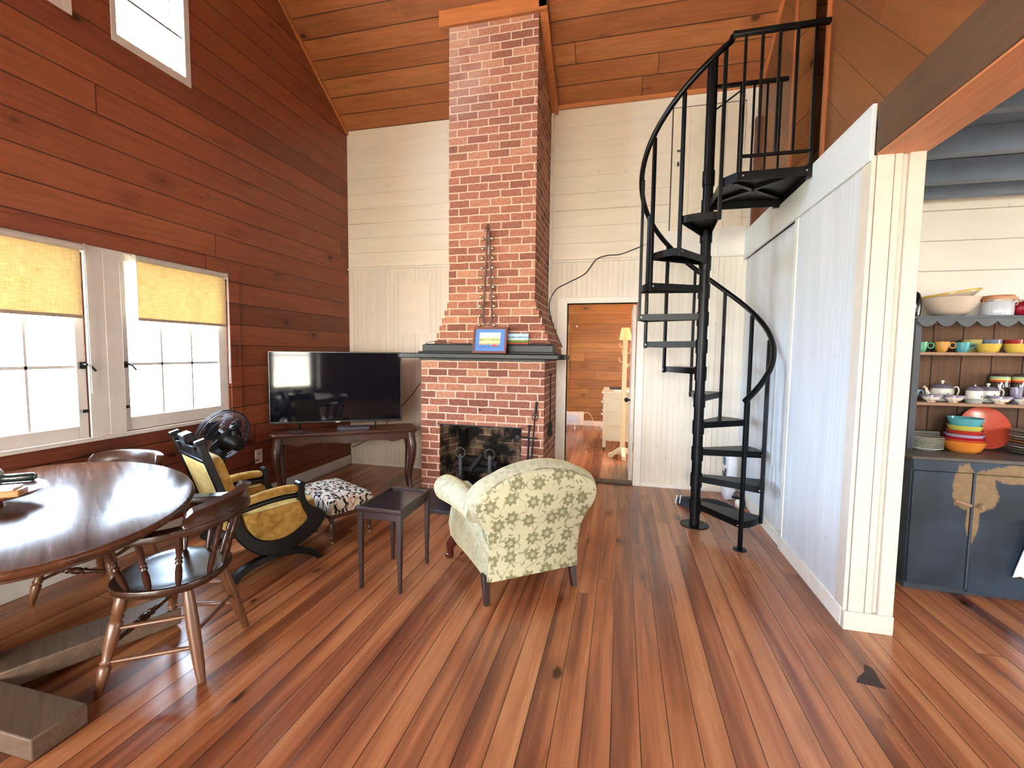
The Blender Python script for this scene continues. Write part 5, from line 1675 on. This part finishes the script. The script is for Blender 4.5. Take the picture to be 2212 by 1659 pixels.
for i in range(nsc_):
    a0_ = 0.075 + (HW - 0.10) * i / nsc_
    a1_ = 0.075 + (HW - 0.10) * (i + 1) / nsc_
    for k in range(7):
        t = k / 6
        sc_.append((a0_ + (a1_ - a0_) * t, 1.684 - 0.036 * math.sin(PI * t) ** 0.8))
sc_.append((HW - 0.025, 1.70))
obj('scalloped_trim', MB().prism(sc_, 'y', 0.208, 0.222), m_bluegrey, ht)


def crock(name, rgb, rough=0.15):
    g_ = sum(rgb) / 3
    rgb = tuple(int(0.85 * (0.88 * q + 0.12 * g_)) for q in rgb)
    return M_plain(name, rgb, rough, var=0.06, coat=0.3)


G_ = {k: crock('glaze_' + k, c) for k, c in dict(green=(96, 190, 140), orange=(238, 166, 70), turquoise=(84, 180, 190), yellow=(240, 200, 70), pale_yellow=(226, 206, 110), grey_blue=(132, 146, 170), red=(204, 52, 36),
      cream=(232, 210, 186), white=(234, 234, 236), rim_yellow=(222, 176, 60), deep_red=(170, 16, 40), black=(20, 12, 18), pale_blue=(160, 196, 204), lime=(206, 208, 84), crimson=(196, 26, 44), lilac=(188, 180, 206),
      coral=(226, 84, 48), tangerine=(246, 138, 40), vermilion=(222, 74, 44), plate=(226, 222, 200), plate_dark=(150, 134, 116)).items()}


def open_vessel(r0, r1, h, t=0.004, foot=0.006, curve=1.0):
    """profile of a bowl or cup: base radius r0, rim r1"""
    o, i_ = [], []
    N_ = 9
    for k in range(N_ + 1):
        q = k / N_
        r_ = r0 + (r1 - r0) * (q ** (1 / (1 + curve)))
        o.append((r_, foot + (h - foot) * q))
        i_.append((max(r_ - t, 0.001), max(foot + t, foot + (h - foot) * q)))
    return [(0.0, 0.0), (r0 * 0.9, 0.0), (r0 * 0.92, foot)] + o + i_[::-1] + [(0.0, foot + t)]


def handle(parent, pts, r_, m):
    return obj('handle', MB().tube(catmull(pts, 5), r_, 8), m, parent, smooth=50)


YS = 3.515
zt = 1.718
# --- on top of the hutch
t = thing('vase', 'dark glazed vase at the left end of the hutch top beside the post', 'vase', (1.858, 3.50, zt))
obj('body', MB().lathe([(0, 0), (0.030, 0), (0.034, 0.03), (0.036, 0.07), (0.034, 0.11), (0.026, 0.145), (0.012, 0.162), (0, 0.163)], 24), G_['black'], t, smooth=60)
t = thing('mixing_bowl', 'large cream ribbed mixing bowl with a yellow rim on the hutch top', 'bowl', (2.062, 3.52, zt))
pr = open_vessel(0.068, 0.145, 0.118, 0.006, 0.006, 0.75)
rib = [(r_ * (1 + (0.014 if i % 2 else -0.004)) if 3 <= i <= 10 else r_, z_) for i, (r_, z_) in enumerate(pr)]
TL = Matrix.Translation((0, 0, 0.0)) 
obj('body', MB().lathe(rib, 40, mat=TL), G_['cream'], t, smooth=35)
TL2 = Matrix.Translation((0.0, 0, 0.073)) @ Matrix.Rotation(R(-9), 4, 'Y')
nb = thing('nested_bowl', 'yellow-rimmed bowl nested at a tilt in the cream ribbed mixing bowl', 'bowl', (2.064, 3.52, zt + 0.012))
obj('body', MB().lathe(open_vessel(0.05, 0.146, 0.062, 0.006, 0.004, 0.6), 40, mat=TL2), G_['cream'], nb, smooth=40)
obj('rim', MB().lathe([(0.137, 0.058), (0.149, 0.058), (0.151, 0.064), (0.149, 0.071), (0.137, 0.071), (0.135, 0.064)], 40, mat=TL2), G_['rim_yellow'], nb, smooth=60)
t = thing('canister', 'white fluted canister with a wooden lid and wire clasp on the hutch top', 'canister', (2.311, 3.52, zt))
obj('body', MB().lathe([(0, 0), (0.072, 0), (0.076, 0.01), (0.076, 0.085), (0.068, 0.092), (0.068, 0.104), (0, 0.104)], 64, flute=(24, 0.018)), G_['white'], t, smooth=60)
obj('lid', MB().lathe([(0, 0.104), (0.078, 0.104), (0.080, 0.112), (0.080, 0.122), (0.074, 0.130), (0, 0.131)], 36), M_wood('lid_wood', (170, 116, 76), 0.5, 'x', 0.3), t, smooth=40)
wr = [(0.073 * math.cos(2 * PI * k / 36), 0.073 * math.sin(2 * PI * k / 36), 0.096) for k in range(36)]
obj('wire_clasp', MB().tube(wr, 0.0028, 6, closed=True).tube([(0.072, -0.02, 0.096), (0.090, -0.025, 0.118), (0.094, -0.025, 0.10), (0.086, -0.022, 0.068), (0.076, -0.02, 0.078)], 0.0035, 6).tube([(-0.072, -0.02, 0.098), (-0.086, -0.02, 0.108), (-0.084, -0.02, 0.088), (-0.092, -0.02, 0.086)], 0.003, 6), M_plain('copper_wire', (186, 134, 96), 0.3, 0.8), t, smooth=50)
t = thing('red_teapot', 'round dark red pot at the right edge of the photo on the hutch top', 'pot', (2.462, 3.52, zt))
obj('body', MB().lathe([(0, 0), (0.04, 0), (0.062, 0.018), (0.071, 0.05), (0.062, 0.082), (0.036, 0.098), (0, 0.10)], 28), G_['deep_red'], t, smooth=60)
obj('spout', MB().tube([(-0.055, 0, 0.045), (-0.075, 0, 0.052), (-0.085, 0, 0.07)], [0.02, 0.015, 0.012], 10), G_['deep_red'], t, smooth=60)
# --- first shelf: cups and small bowls
z1 = SH[1]
for nm, c, px_, h_, r0_, r1_, lb, hd in (
        ('cup', 'green', 1.912, 0.066, 0.020, 0.031, 'green ring-handled cup, leftmost on the upper shelf', 'ring'),
        ('cup', 'orange', 2.022, 0.068, 0.022, 0.040, 'orange ring-handled cup on the upper shelf', 'ring'),
        ('cup', 'turquoise', 2.132, 0.064, 0.026, 0.040, 'turquoise cup with an angular handle on the upper shelf', 'angle')):
    t = thing(nm, lb, 'cup', (px_, 3.50, z1), 0, 'cups on the upper shelf')
    obj('body', MB().lathe(open_vessel(r0_, r1_, h_, 0.003, 0.004, 0.9), 28), G_[c], t, smooth=45)
    if hd == 'ring':
        rg_ = [(r1_ + 0.017 + 0.018 * math.cos(2 * PI * k / 18), -0.004, h_ * 0.66 + 0.018 * math.sin(2 * PI * k / 18)) for k in range(18)]
        obj('handle', MB().tube(rg_, 0.0042, 8, closed=True), G_[c], t, smooth=50)
    else:
        obj('handle', MB().tube([(r1_ - 0.004, -0.004, h_ * 0.86), (r1_ + 0.038, -0.004, h_ * 0.78), (r1_ + 0.034, -0.004, h_ * 0.66), (r1_ - 0.008, -0.004, h_ * 0.30)], 0.0038, 8), G_[c], t, smooth=50)
for c, px_, py_, r1_, h_, lb in (
        ('yellow', 2.263, 3.49, 0.062, 0.056, 'yellow straight-sided bowl, front row left on the upper shelf'),
        ('yellow', 2.408, 3.49, 0.062, 0.056, 'yellow straight-sided bowl, front row right on the upper shelf'),
        ('pale_yellow', 2.265, 3.635, 0.052, 0.086, 'pale yellow bowl behind the left yellow bowl on the upper shelf'),
        ('grey_blue', 2.375, 3.635, 0.050, 0.086, 'grey-blue bowl between the two yellow bowls on the upper shelf'),
        ('red', 2.492, 3.635, 0.052, 0.086, 'red bowl behind the right yellow bowl on the upper shelf')):
    t = thing('small_bowl', lb, 'bowl', (px_, py_, z1), 0, 'small bowls on the upper shelf')
    obj('body', MB().lathe(open_vessel(r1_ * 0.72, r1_, h_, 0.0035, 0.004, 0.5), 32), G_[c], t, smooth=45)
# --- second shelf: lustre tea set
z2 = SH[0]
n = N('painted_porcelain')
o_ = n.obj()
vo = n.node('ShaderNodeTexVoronoi')
n.put(vo.inputs['Vector'], o_)
vo.inputs['Scale'].default_value = 46.0
fl = n.math('SUBTRACT', 1.0, n.smooth(vo.outputs['Distance'], 0.25, 0.42))
kp = n.smooth(n.noise(o_, 16.0, 2), 0.46, 0.56)
hue = n.ramp(n.sep(vo.outputs['Color'])[0], [(0.0, lin((196, 120, 70))), (0.4, lin((206, 160, 90))), (0.6, lin((80, 110, 76))), (0.85, lin((96, 82, 130)))], 'CONSTANT')
m_porc = n.fin(n.mix(n.math('MULTIPLY', fl, kp), lin((226, 220, 204)), hue), 0.15, 0, 0.5, 0.3)
m_lustre = M_plain('grey_lustre', (150, 142, 160), 0.18, 0.45, var=0.15)


def teapot(x, y, r_, h, label, spout=True):
    t = thing('teapot', label, 'teapot', (x, y, z2), 0, 'teapots of the lustre tea set')
    obj('body', MB().lathe([(0, 0), (r_ * 0.6, 0), (r_ * 0.66, 0.006), (r_ * 0.95, h * 0.32), (r_, h * 0.5), (r_ * 0.96, h * 0.66), (r_ * 0.8, h * 0.72), (0, h * 0.72)], 28), m_porc, t, smooth=50)
    ld = obj('lid', MB().lathe([(r_ * 0.97, h * 0.66), (r_ * 0.9, h * 0.74), (r_ * 0.55, h * 0.86), (r_ * 0.2, h * 0.90), (0, h * 0.9), ], 28), m_lustre, t, smooth=60)
    obj('lid_knob', MB().lathe([(0, h * 0.89), (0.006, h * 0.9), (0.005, h * 0.95), (0.011, h * 1.0), (0.009, h * 1.06), (0, h * 1.08)], 14), m_porc, ld, smooth=60)
    handle(t, [(r_ * 0.93, 0, h * 0.66), (r_ * 1.35, 0, h * 0.74), (r_ * 1.52, 0, h * 0.52), (r_ * 1.3, 0, h * 0.30), (r_ * 0.95, 0, h * 0.28)], 0.0045, m_porc)
    if spout:
        obj('spout', MB().tube(catmull([(-r_ * 0.9, 0, h * 0.22), (-r_ * 1.25, 0, h * 0.36), (-r_ * 1.45, 0, h * 0.62), (-r_ * 1.7, 0, h * 0.72)], 5), [0.015, 0.012, 0.009, 0.008], 10), m_porc, t, smooth=60)


teapot(2.095, 3.59, 0.062, 0.128, 'lustre-lidded teapot, left one on the middle shelf')
teapot(2.347, 3.59, 0.056, 0.115, 'lustre-lidded teapot, right one on the middle shelf', spout=False)
t = thing('cup', 'pale blue cup at the left end of the middle shelf', 'cup', (1.926, 3.585, z2))
obj('body', MB().lathe(open_vessel(0.022, 0.036, 0.072, 0.003, 0.004, 0.9), 28), G_['pale_blue'], t, smooth=45)
obj('handle', MB().tube([(0.036 + 0.012 + 0.015 * math.cos(2 * PI * k / 16), 0, 0.05 + 0.016 * math.sin(2 * PI * k / 16)) for k in range(16)], 0.004, 8, closed=True), G_['pale_blue'], t, smooth=50)
for px_, lb in ((1.972, 'first lustre-rimmed tea bowl from the left on the middle shelf'), (2.092, 'second lustre-rimmed tea bowl from the left on the middle shelf'), (2.338, 'lustre-rimmed tea bowl in front of the right teapot on the middle shelf'), (2.462, 'lustre-rimmed tea bowl at the right edge of the photo on the middle shelf')):
    t = thing('tea_bowl', lb, 'bowl', (px_, 3.475, z2), 0, 'tea bowls of the lustre set')
    obj('body', MB().lathe(open_vessel(0.026, 0.057, 0.046, 0.003, 0.008, 0.8), 30), m_porc, t, smooth=45)
    obj('rim', MB().lathe([(0.0535, 0.034), (0.0575, 0.034), (0.0585, 0.047), (0.0555, 0.048)], 30), m_lustre, t, smooth=60)
t = thing('dessert_plate', 'pale plate under the sugar bowl on the middle shelf', 'plate', (2.212, 3.49, z2))
obj('body', MB().lathe([(0, 0), (0.038, 0), (0.042, 0.01), (0.062, 0.028), (0.062, 0.031), (0.040, 0.014), (0, 0.012)], 32), crock('celadon', (206, 212, 196)), t, smooth=45)
t = thing('sugar_bowl', 'round lidded sugar bowl standing on a pale plate on the middle shelf', 'bowl', (2.212, 3.49, z2 + 0.0125))
obj('body', MB().lathe([(0, 0), (0.034, 0), (0.041, 0.02), (0.042, 0.065), (0.036, 0.07), (0, 0.07)], 28), m_porc, t, smooth=50)
obj('lid', MB().lathe([(0.042, 0.066), (0.036, 0.082), (0.018, 0.094), (0.006, 0.096), (0.005, 0.104), (0, 0.105)], 28), m_lustre, t, smooth=60)
n = N('striped_glass')
x, y, z = n.sep(n.obj())
cs = n.ramp(n.math('MULTIPLY', z, 5.0), [(0.0, (0.05, 0.03, 0.02, 1)), (0.62, lin((60, 36, 24))), (0.66, lin((176, 70, 40))), (0.72, lin((214, 180, 90))), (0.78, lin((150, 176, 140))), (0.84, lin((70, 52, 44)))], 'CONSTANT')
m_jar = n.fin(cs, 0.08, 0, 0.6, 0.6)
for px_, lb in ((2.437, 'left striped dark glass jar at the back of the middle shelf'), (2.553, 'right striped dark glass jar at the back of the middle shelf')):
    t = thing('glass_jar', lb, 'jar', (px_, 3.635, z2), 0, 'striped glass jars')
    obj('body', MB().lathe([(0, 0), (0.042, 0), (0.047, 0.01), (0.049, 0.165), (0.040, 0.185), (0.022, 0.19), (0, 0.19)], 28), m_jar, t, smooth=50)
t = thing('milk_jug', 'small lustre jug at the right edge of the photo on the middle shelf', 'jug', (2.475, 3.555, z2))
obj('body', MB().lathe(open_vessel(0.022, 0.032, 0.10, 0.003, 0.006, 0.3), 24), m_lustre, t, smooth=45)
# --- counter: stacks
zk = 0.853
for k in range(9):
    low = k == 0
    o = tag(obj('plate', MB().lathe([(0, 0), (0.058, 0), (0.062, 0.003), (0.091, 0.010 if not low else 0.016), (0.092, 0.0125 if not low else 0.019), (0.062, 0.0065), (0, 0.0055)], 40), G_['plate'], smooth=40),
            ['bottom, deepest', 'second from bottom', 'third from bottom', 'fourth from bottom', 'fifth from bottom', 'fifth from top', 'third from top', 'second from top', 'topmost'][k].replace('fifth from top', 'fourth from top') + ' cream plate of the stack at the left of the counter', 'plate', 'stack of cream plates')
    o.location = (1.945, 3.45, zk + (0 if k == 0 else 0.008 + (k - 1) * 0.0095 + 0.002))
tag(obj('tray', MB().box(1.90, 2.11, 3.60, 3.612, zk, zk + 0.10), M_plain('pewter_tray', (128, 122, 108), 0.4, 0.2), bevel=0.003), 'flat grey tray standing behind the cream plate stack', 'tray').rotation_euler = (0, 0, 0)
stack = [('tangerine', 0.075, 0.108, 0.072, 0.0, 'orange shallow bowl at the bottom of the colourful bowl stack'),
         ('coral', 0.070, 0.104, 0.045, 0.040, 'coral bowl second from the bottom of the colourful stack'),
         ('crimson', 0.068, 0.101, 0.045, 0.055, 'crimson bowl under the lilac one in the colourful stack'),
         ('lilac', 0.066, 0.098, 0.044, 0.073, 'lilac bowl in the middle of the colourful stack'),
         ('red', 0.062, 0.090, 0.050, 0.092, 'red bowl just above the lilac one in the colourful stack'),
         ('lime', 0.062, 0.088, 0.055, 0.117, 'yellow-green bowl under the turquoise one in the colourful stack'),
         ('turquoise', 0.062, 0.089, 0.066, 0.152, 'turquoise bowl on top of the colourful stack')]
for c, r0_, r1_, h_, dz_, lb in stack:
    o = tag(obj('stacked_bowl', MB().lathe(open_vessel(r0_, r1_, h_, 0.004, 0.004, 0.5), 40), G_[c], smooth=45), lb, 'bowl', 'stack of colourful bowls')
    o.location = (2.150, 3.45, zk + dz_)
t = thing('red_platter', 'big vermilion round platter leaning behind the colourful bowl stack', 'platter', (2.355, 3.612, zk))
MP = Matrix.Translation((0, 0.0, 0.136)) @ Matrix.Rotation(R(90 - 16), 4, 'X')
obj('body', MB().lathe([(0, 0), (0.085, 0.0), (0.095, 0.004), (0.140, 0.012), (0.141, 0.016), (0.092, 0.009), (0, 0.006)], 48, mat=MP), G_['vermilion'], t, smooth=40)
for k in range(9):
    c = 'plate' if k in (2, 6) else ('plate_dark' if k % 2 else 'tangerine' if k == 4 else 'plate_dark')
    o = tag(obj('plate', MB().lathe([(0, 0), (0.070, 0), (0.075, 0.003), (0.118, 0.014), (0.119, 0.017), (0.075, 0.007), (0, 0.006)], 40), G_[c], smooth=40),
            ['bottom brown', 'second brown', 'lower cream-edged', 'fourth brown', 'middle orange', 'sixth brown', 'upper cream-edged', 'eighth brown', 'top brown'][k] + ' plate of the stack at the right edge on the counter', 'plate', 'stack of brown plates')
    o.location = (2.535, 3.47, zk + k * 0.0165)
# dish towel hanging at the right edge
mb = MB()
rings = []
for i in range(9):
    z_ = 0.50 - 0.33 * i / 8
    ring = []
    for k in range(12):
        xx = 2.345 - 0.012 * i / 8 * (1) + 0.26 * k / 11 - 0.008 * i
        ring.append((xx, 3.155 + 0.016 * math.sin(k * 1.5 + i * 0.2) - 0.004 * i / 8, z_ + 0.012 * math.sin(k * 2.1) * (i == 8) + (0.006 * k if i > 3 else 0)))
    rings.append(ring + [(a, b + 0.006, c) for a, b, c in ring[::-1]])
tw = tag(obj('dish_towel', MB().rings(rings), M_plain('white_towel', (232, 232, 238), 0.9, var=0.06), smooth=60), 'white dish towel hanging in front of the hutch at the right edge', 'towel')
obj('towel_bar', MB().cyl((2.33, 3.16, 0.505), (2.62, 3.16, 0.505), 0.008, seg=10).box(2.32, 2.335, 3.155, 3.20, 0.495, 0.515), m_steel, ht).matrix_parent_inverse = Matrix.Translation((-HX, -HY, 0))

# ------------------------------------------------------------------ next room: heater, chest, lamp, hook
t = thing('room_heater', 'white portable panel heater on the floor of the next room', 'heater', (-0.90, 8.62, 0), R(4))
obj('case', MB().box(-0.30, 0.22, -0.05, 0.05, 0.075, 0.33), m_white, t, bevel=0.012, seg=3)
obj('grille', MB().box(-0.28, 0.12, -0.056, -0.049, 0.11, 0.27), M_plain('grille_white', (206, 216, 232), 0.4), t)
mb = MB()
for k in range(6):
    mb.box(-0.28, 0.12, -0.060, -0.055, 0.115 + 0.026 * k, 0.119 + 0.026 * k)
obj('grille_bar', mb, m_white, t, weld=False)
obj('control_end', MB().box(0.13, 0.225, -0.055, 0.052, 0.08, 0.335), M_plain('cream_plastic', (222, 214, 196), 0.4), t, bevel=0.01)
for x_ in (-0.2, 0.06):
    obj('foot', MB().box(x_ - 0.012, x_ + 0.012, -0.10, 0.10, 0.0, 0.02).box(x_ - 0.012, x_ + 0.012, -0.02, 0.02, 0.02, 0.08), m_white, t, bevel=0.004, weld=False)
obj('cord', MB().tube(catmull([(0.20, 0.04, 0.30), (0.30, 0.10, 0.31), (0.38, 0.18, 0.22), (0.40, 0.25, 0.10), (0.39, 0.30, 0.03)], 6), 0.006, 6), m_white, t, smooth=50)

m_chest = M_plain('cream_chest', (204, 202, 180), 0.45, var=0.05)
t = thing('chest_of_drawers', 'cream painted chest of drawers on casters in the next room', 'chest', (-0.245, 6.74, 0))
CW, CD = 0.50, 0.95
mb = MB().box(0.03, CW - 0.03, 0.014, CD - 0.014, 0.20, 0.86)
obj('body', mb, m_chest, t)
mb = MB()
for z0_, z1_ in ((0.16, 0.235), (0.39, 0.43), (0.60, 0.64), (0.80, 0.865)):
    obj('side_rail', MB().box(0.05, CW - 0.05, 0.0, 0.014, z0_, z1_), m_chest, t, bevel=0.003)
for x_ in (0.0, CW - 0.05):
    for y_ in (0.0, CD - 0.045):
        obj('corner_post', MB().box(x_, x_ + 0.05, y_, y_ + 0.045, 0.06, 0.865), m_chest, t, bevel=0.003)
obj('top', MB().box(-0.025, CW + 0.02, -0.02, CD + 0.02, 0.865, 0.895), m_chest, t, bevel=0.005)
for z0_, z1_ in ((0.24, 0.42), (0.44, 0.62), (0.64, 0.80)):
    dw = obj('drawer', MB().box(0.006, 0.03, 0.05, CD - 0.05, z0_, z1_), m_chest, t, bevel=0.004)
    for yy in (0.22, CD - 0.22):
        obj('knob', MB().cyl((0.006, yy, (z0_ + z1_) / 2), (-0.012, yy, (z0_ + z1_) / 2), 0.008, seg=10).sphere((-0.022, yy, (z0_ + z1_) / 2), 0.018, 12), m_white, dw, smooth=50)
for x_ in (0.025, CW - 0.025):
    for y_ in (0.022, CD - 0.022):
        obj('caster', MB().cyl((x_ - 0.01, y_, 0.028), (x_ + 0.01, y_, 0.028), 0.028, seg=14).cyl((x_, y_, 0.03), (x_, y_, 0.08), 0.010, seg=8), m_iron, t, smooth=40)
tag(obj('folded_cloth', MB().box(-0.10, 0.20, 6.82, 7.05, 0.895, 0.905), M_plain('lace_cloth', (236, 234, 226), 0.8), bevel=0.003), 'white lace cloth on the cream chest in the next room', 'cloth')
tag(obj('wallet', MB().box(-0.17, 0.02, 7.15, 7.28, 0.895, 0.93), M_plain('dark_leather', (40, 26, 28), 0.5), bevel=0.006), 'small dark case at the back of the cream chest in the next room', 'case')

m_lampw = M_plain('cream_lamp_paint', (216, 208, 172), 0.45, var=0.04)
t = thing('hall_tree_lamp', 'cream coat-stand floor lamp with a pale shade in the next room', 'lamp', (0.045, 6.40, 0), R(8))
obj('pole', MB().box(-0.028, 0.028, -0.028, 0.028, 0.07, 1.66), m_lampw, t, bevel=0.004)
for a_ in (0, 90, 180, 270):
    m_ = Matrix.Rotation(R(a_), 4, 'Z')
    obj('foot', MB().prism([(0.02, 0.075), (0.02, 0.15), (0.07, 0.125), (0.13, 0.075), (0.185, 0.055), (0.19, 0.0), (0.14, 0.0), (0.11, 0.035)], 'y', -0.026, 0.026, m_), m_lampw, t, bevel=0.004)
obj('foot_block', MB().box(-0.04, 0.04, -0.04, 0.04, 0.06, 0.11), m_lampw, t, bevel=0.004)
obj('lamp_shade', MB().lathe([(0.082, 1.645), (0.085, 1.645), (0.055, 1.815), (0.052, 1.815)], 32), M_plain('shade_paper', (244, 226, 160), 0.7, var=0.04), t, smooth=40)
obj('shade_stem', MB().cyl((0, 0, 1.66), (0, 0, 1.80), 0.006), m_brass, t)
for z_, a_ in ((1.58, 200), (1.50, 20), (1.38, 190), (1.33, 10), (1.48, 110), (1.30, 290)):
    d_ = Vector((math.cos(R(a_)), math.sin(R(a_)), 0))
    obj('coat_hook', MB().tube(catmull([d_ * 0.026 + Vector((0, 0, z_ - 0.03)), d_ * 0.06 + Vector((0, 0, z_ - 0.035)), d_ * 0.082 + Vector((0, 0, z_)), d_ * 0.075 + Vector((0, 0, z_ + 0.025))], 4), 0.005, 6), m_lampw, t, smooth=50)
t = thing('wall_hook', 'small white-tipped hook on the pine wall of the next room', 'hook', (-0.92, 9.10, 1.965))
obj('stem', MB().tube(catmull([(0.0, 0, -0.06), (0.02, -0.05, -0.05), (0.04, -0.07, -0.01), (0.04, -0.07, 0.02)], 5), 0.006, 6), m_brass, t, smooth=50)
obj('tip', MB().sphere((0.04, -0.07, 0.03), 0.022, 10, (0.8, 0.8, 1.2)), m_white, t, smooth=50)

# ------------------------------------------------------------------ clutter behind the stair
t = thing('paper_sack', 'white printed paper package leaning in the corner behind the spiral stair', 'package', (1.10, 4.90, 0))
sk = MB()
rings = []
for z_, k in ((0.0, 0.95), (0.03, 1.0), (0.22, 1.03), (0.36, 1.0), (0.43, 0.85), (0.455, 0.5)):
    ring = []
    for j in range(20):
        a_ = 2 * PI * j / 20
        ca, sa = math.cos(a_), math.sin(a_)
        ring.append((0.048 * k * math.copysign(abs(ca) ** 0.4, ca) + 0.045 * z_, 0.10 * k * math.copysign(abs(sa) ** 0.4, sa), z_ + 0.006 * math.sin(3 * a_)))
    rings.append(ring)
obj('wrapper', sk.rings(rings), M_plain('white_wrap', (226, 226, 230), 0.35, var=0.06, bump=0.2, bscale=30), t, smooth=50)
inkm = M_plain('ink', (56, 58, 66), 0.5)
mb = MB()
for r_, (z_, ws) in enumerate(((0.27, ((-0.07, -0.045), (-0.038, -0.012))), (0.225, ((-0.07, -0.045), (-0.038, -0.012))))):
    for a_, b_ in ws:
        mb.box(-0.047, -0.040, a_, b_, z_, z_ + 0.006).box(-0.047, -0.040, a_, b_, z_ + 0.028, z_ + 0.034).box(-0.047, -0.040, a_, a_ + 0.006, z_, z_ + 0.034)
mb.box(-0.0475, -0.040, 0.0, 0.06, 0.16, 0.26)
obj('print', mb, inkm, t, weld=False)
obj('print', MB().prism([(0.0, 0.33), (0.06, 0.34), (0.07, 0.40), (0.02, 0.385)], 'x', -0.047, -0.02), M_plain('blue_ink', (70, 104, 124), 0.5), t)
t = thing('duffel_bag', 'limp black bag with two white stripes on the floor behind the stair pole', 'bag', (0.80, 4.50, 0), R(-22))
mb = MB()
NU, NV = 28, 10
rings = []
for i in range(NV + 1):
    v_ = PI * 0.5 * i / NV
    ring = []
    for j in range(NU):
        a_ = 2 * PI * j / NU
        w_ = 1 + 0.10 * math.sin(3 * a_ + 1) + 0.06 * math.sin(7 * a_)
        ring.append((0.27 * w_ * math.cos(a_) * math.cos(v_), 0.125 * w_ * math.sin(a_) * math.cos(v_), 0.085 * math.sin(v_) * (1 + 0.35 * math.sin(2.2 * a_) * math.cos(v_))))
    rings.append(ring)
obj('body', mb.rings(rings), M_plain('black_nylon', (22, 21, 24), 0.75, var=0.3, bump=0.4, bscale=25), t, smooth=70)
mb = MB()
for k in (0, 1):
    mb.tube([(-0.225 + 0.03 * k, -0.12 + 0.02 * k + 0.010 * q, 0.025 + 0.018 * q) for q in range(5)], 0.0045, 6)
obj('stripe', mb, M_plain('stripe_white', (216, 216, 216), 0.6), t, weld=False)
t = thing('spray_nozzle', 'small white nozzle with a black cap and cord by the foot of the right partition', 'nozzle', (1.125, 4.60, 0), R(-30))
obj('body', MB().lathe([(0, 0), (0.026, 0), (0.028, 0.05), (0.016, 0.075), (0, 0.078)], 18), m_white, t, smooth=50)
obj('cap', MB().box(-0.055, 0.012, -0.014, 0.014, 0.075, 0.10), m_tv, t, bevel=0.004)
obj('cord', MB().tube(catmull([(-0.05, 0, 0.09), (-0.03, 0.02, 0.135), (0.03, 0.02, 0.12), (0.06, 0.0, 0.06), (0.07, -0.02, 0.006)], 5), 0.005, 6), m_tv, t, smooth=50)
# dark triangular stain worn into the floorboards
st_ = MB().prism([(1.06, 2.215), (1.17, 2.20), (1.165, 2.23), (1.18, 2.33), (1.155, 2.36), (1.13, 2.30), (1.085, 2.255)], 'z', 0.0, 0.0012)
struct('trim_20', st_, M_plain('floor_patch', (40, 26, 24), 0.6, var=0.3, scale=30), 'dark triangular mark on the floorboards below the post', 'mark')
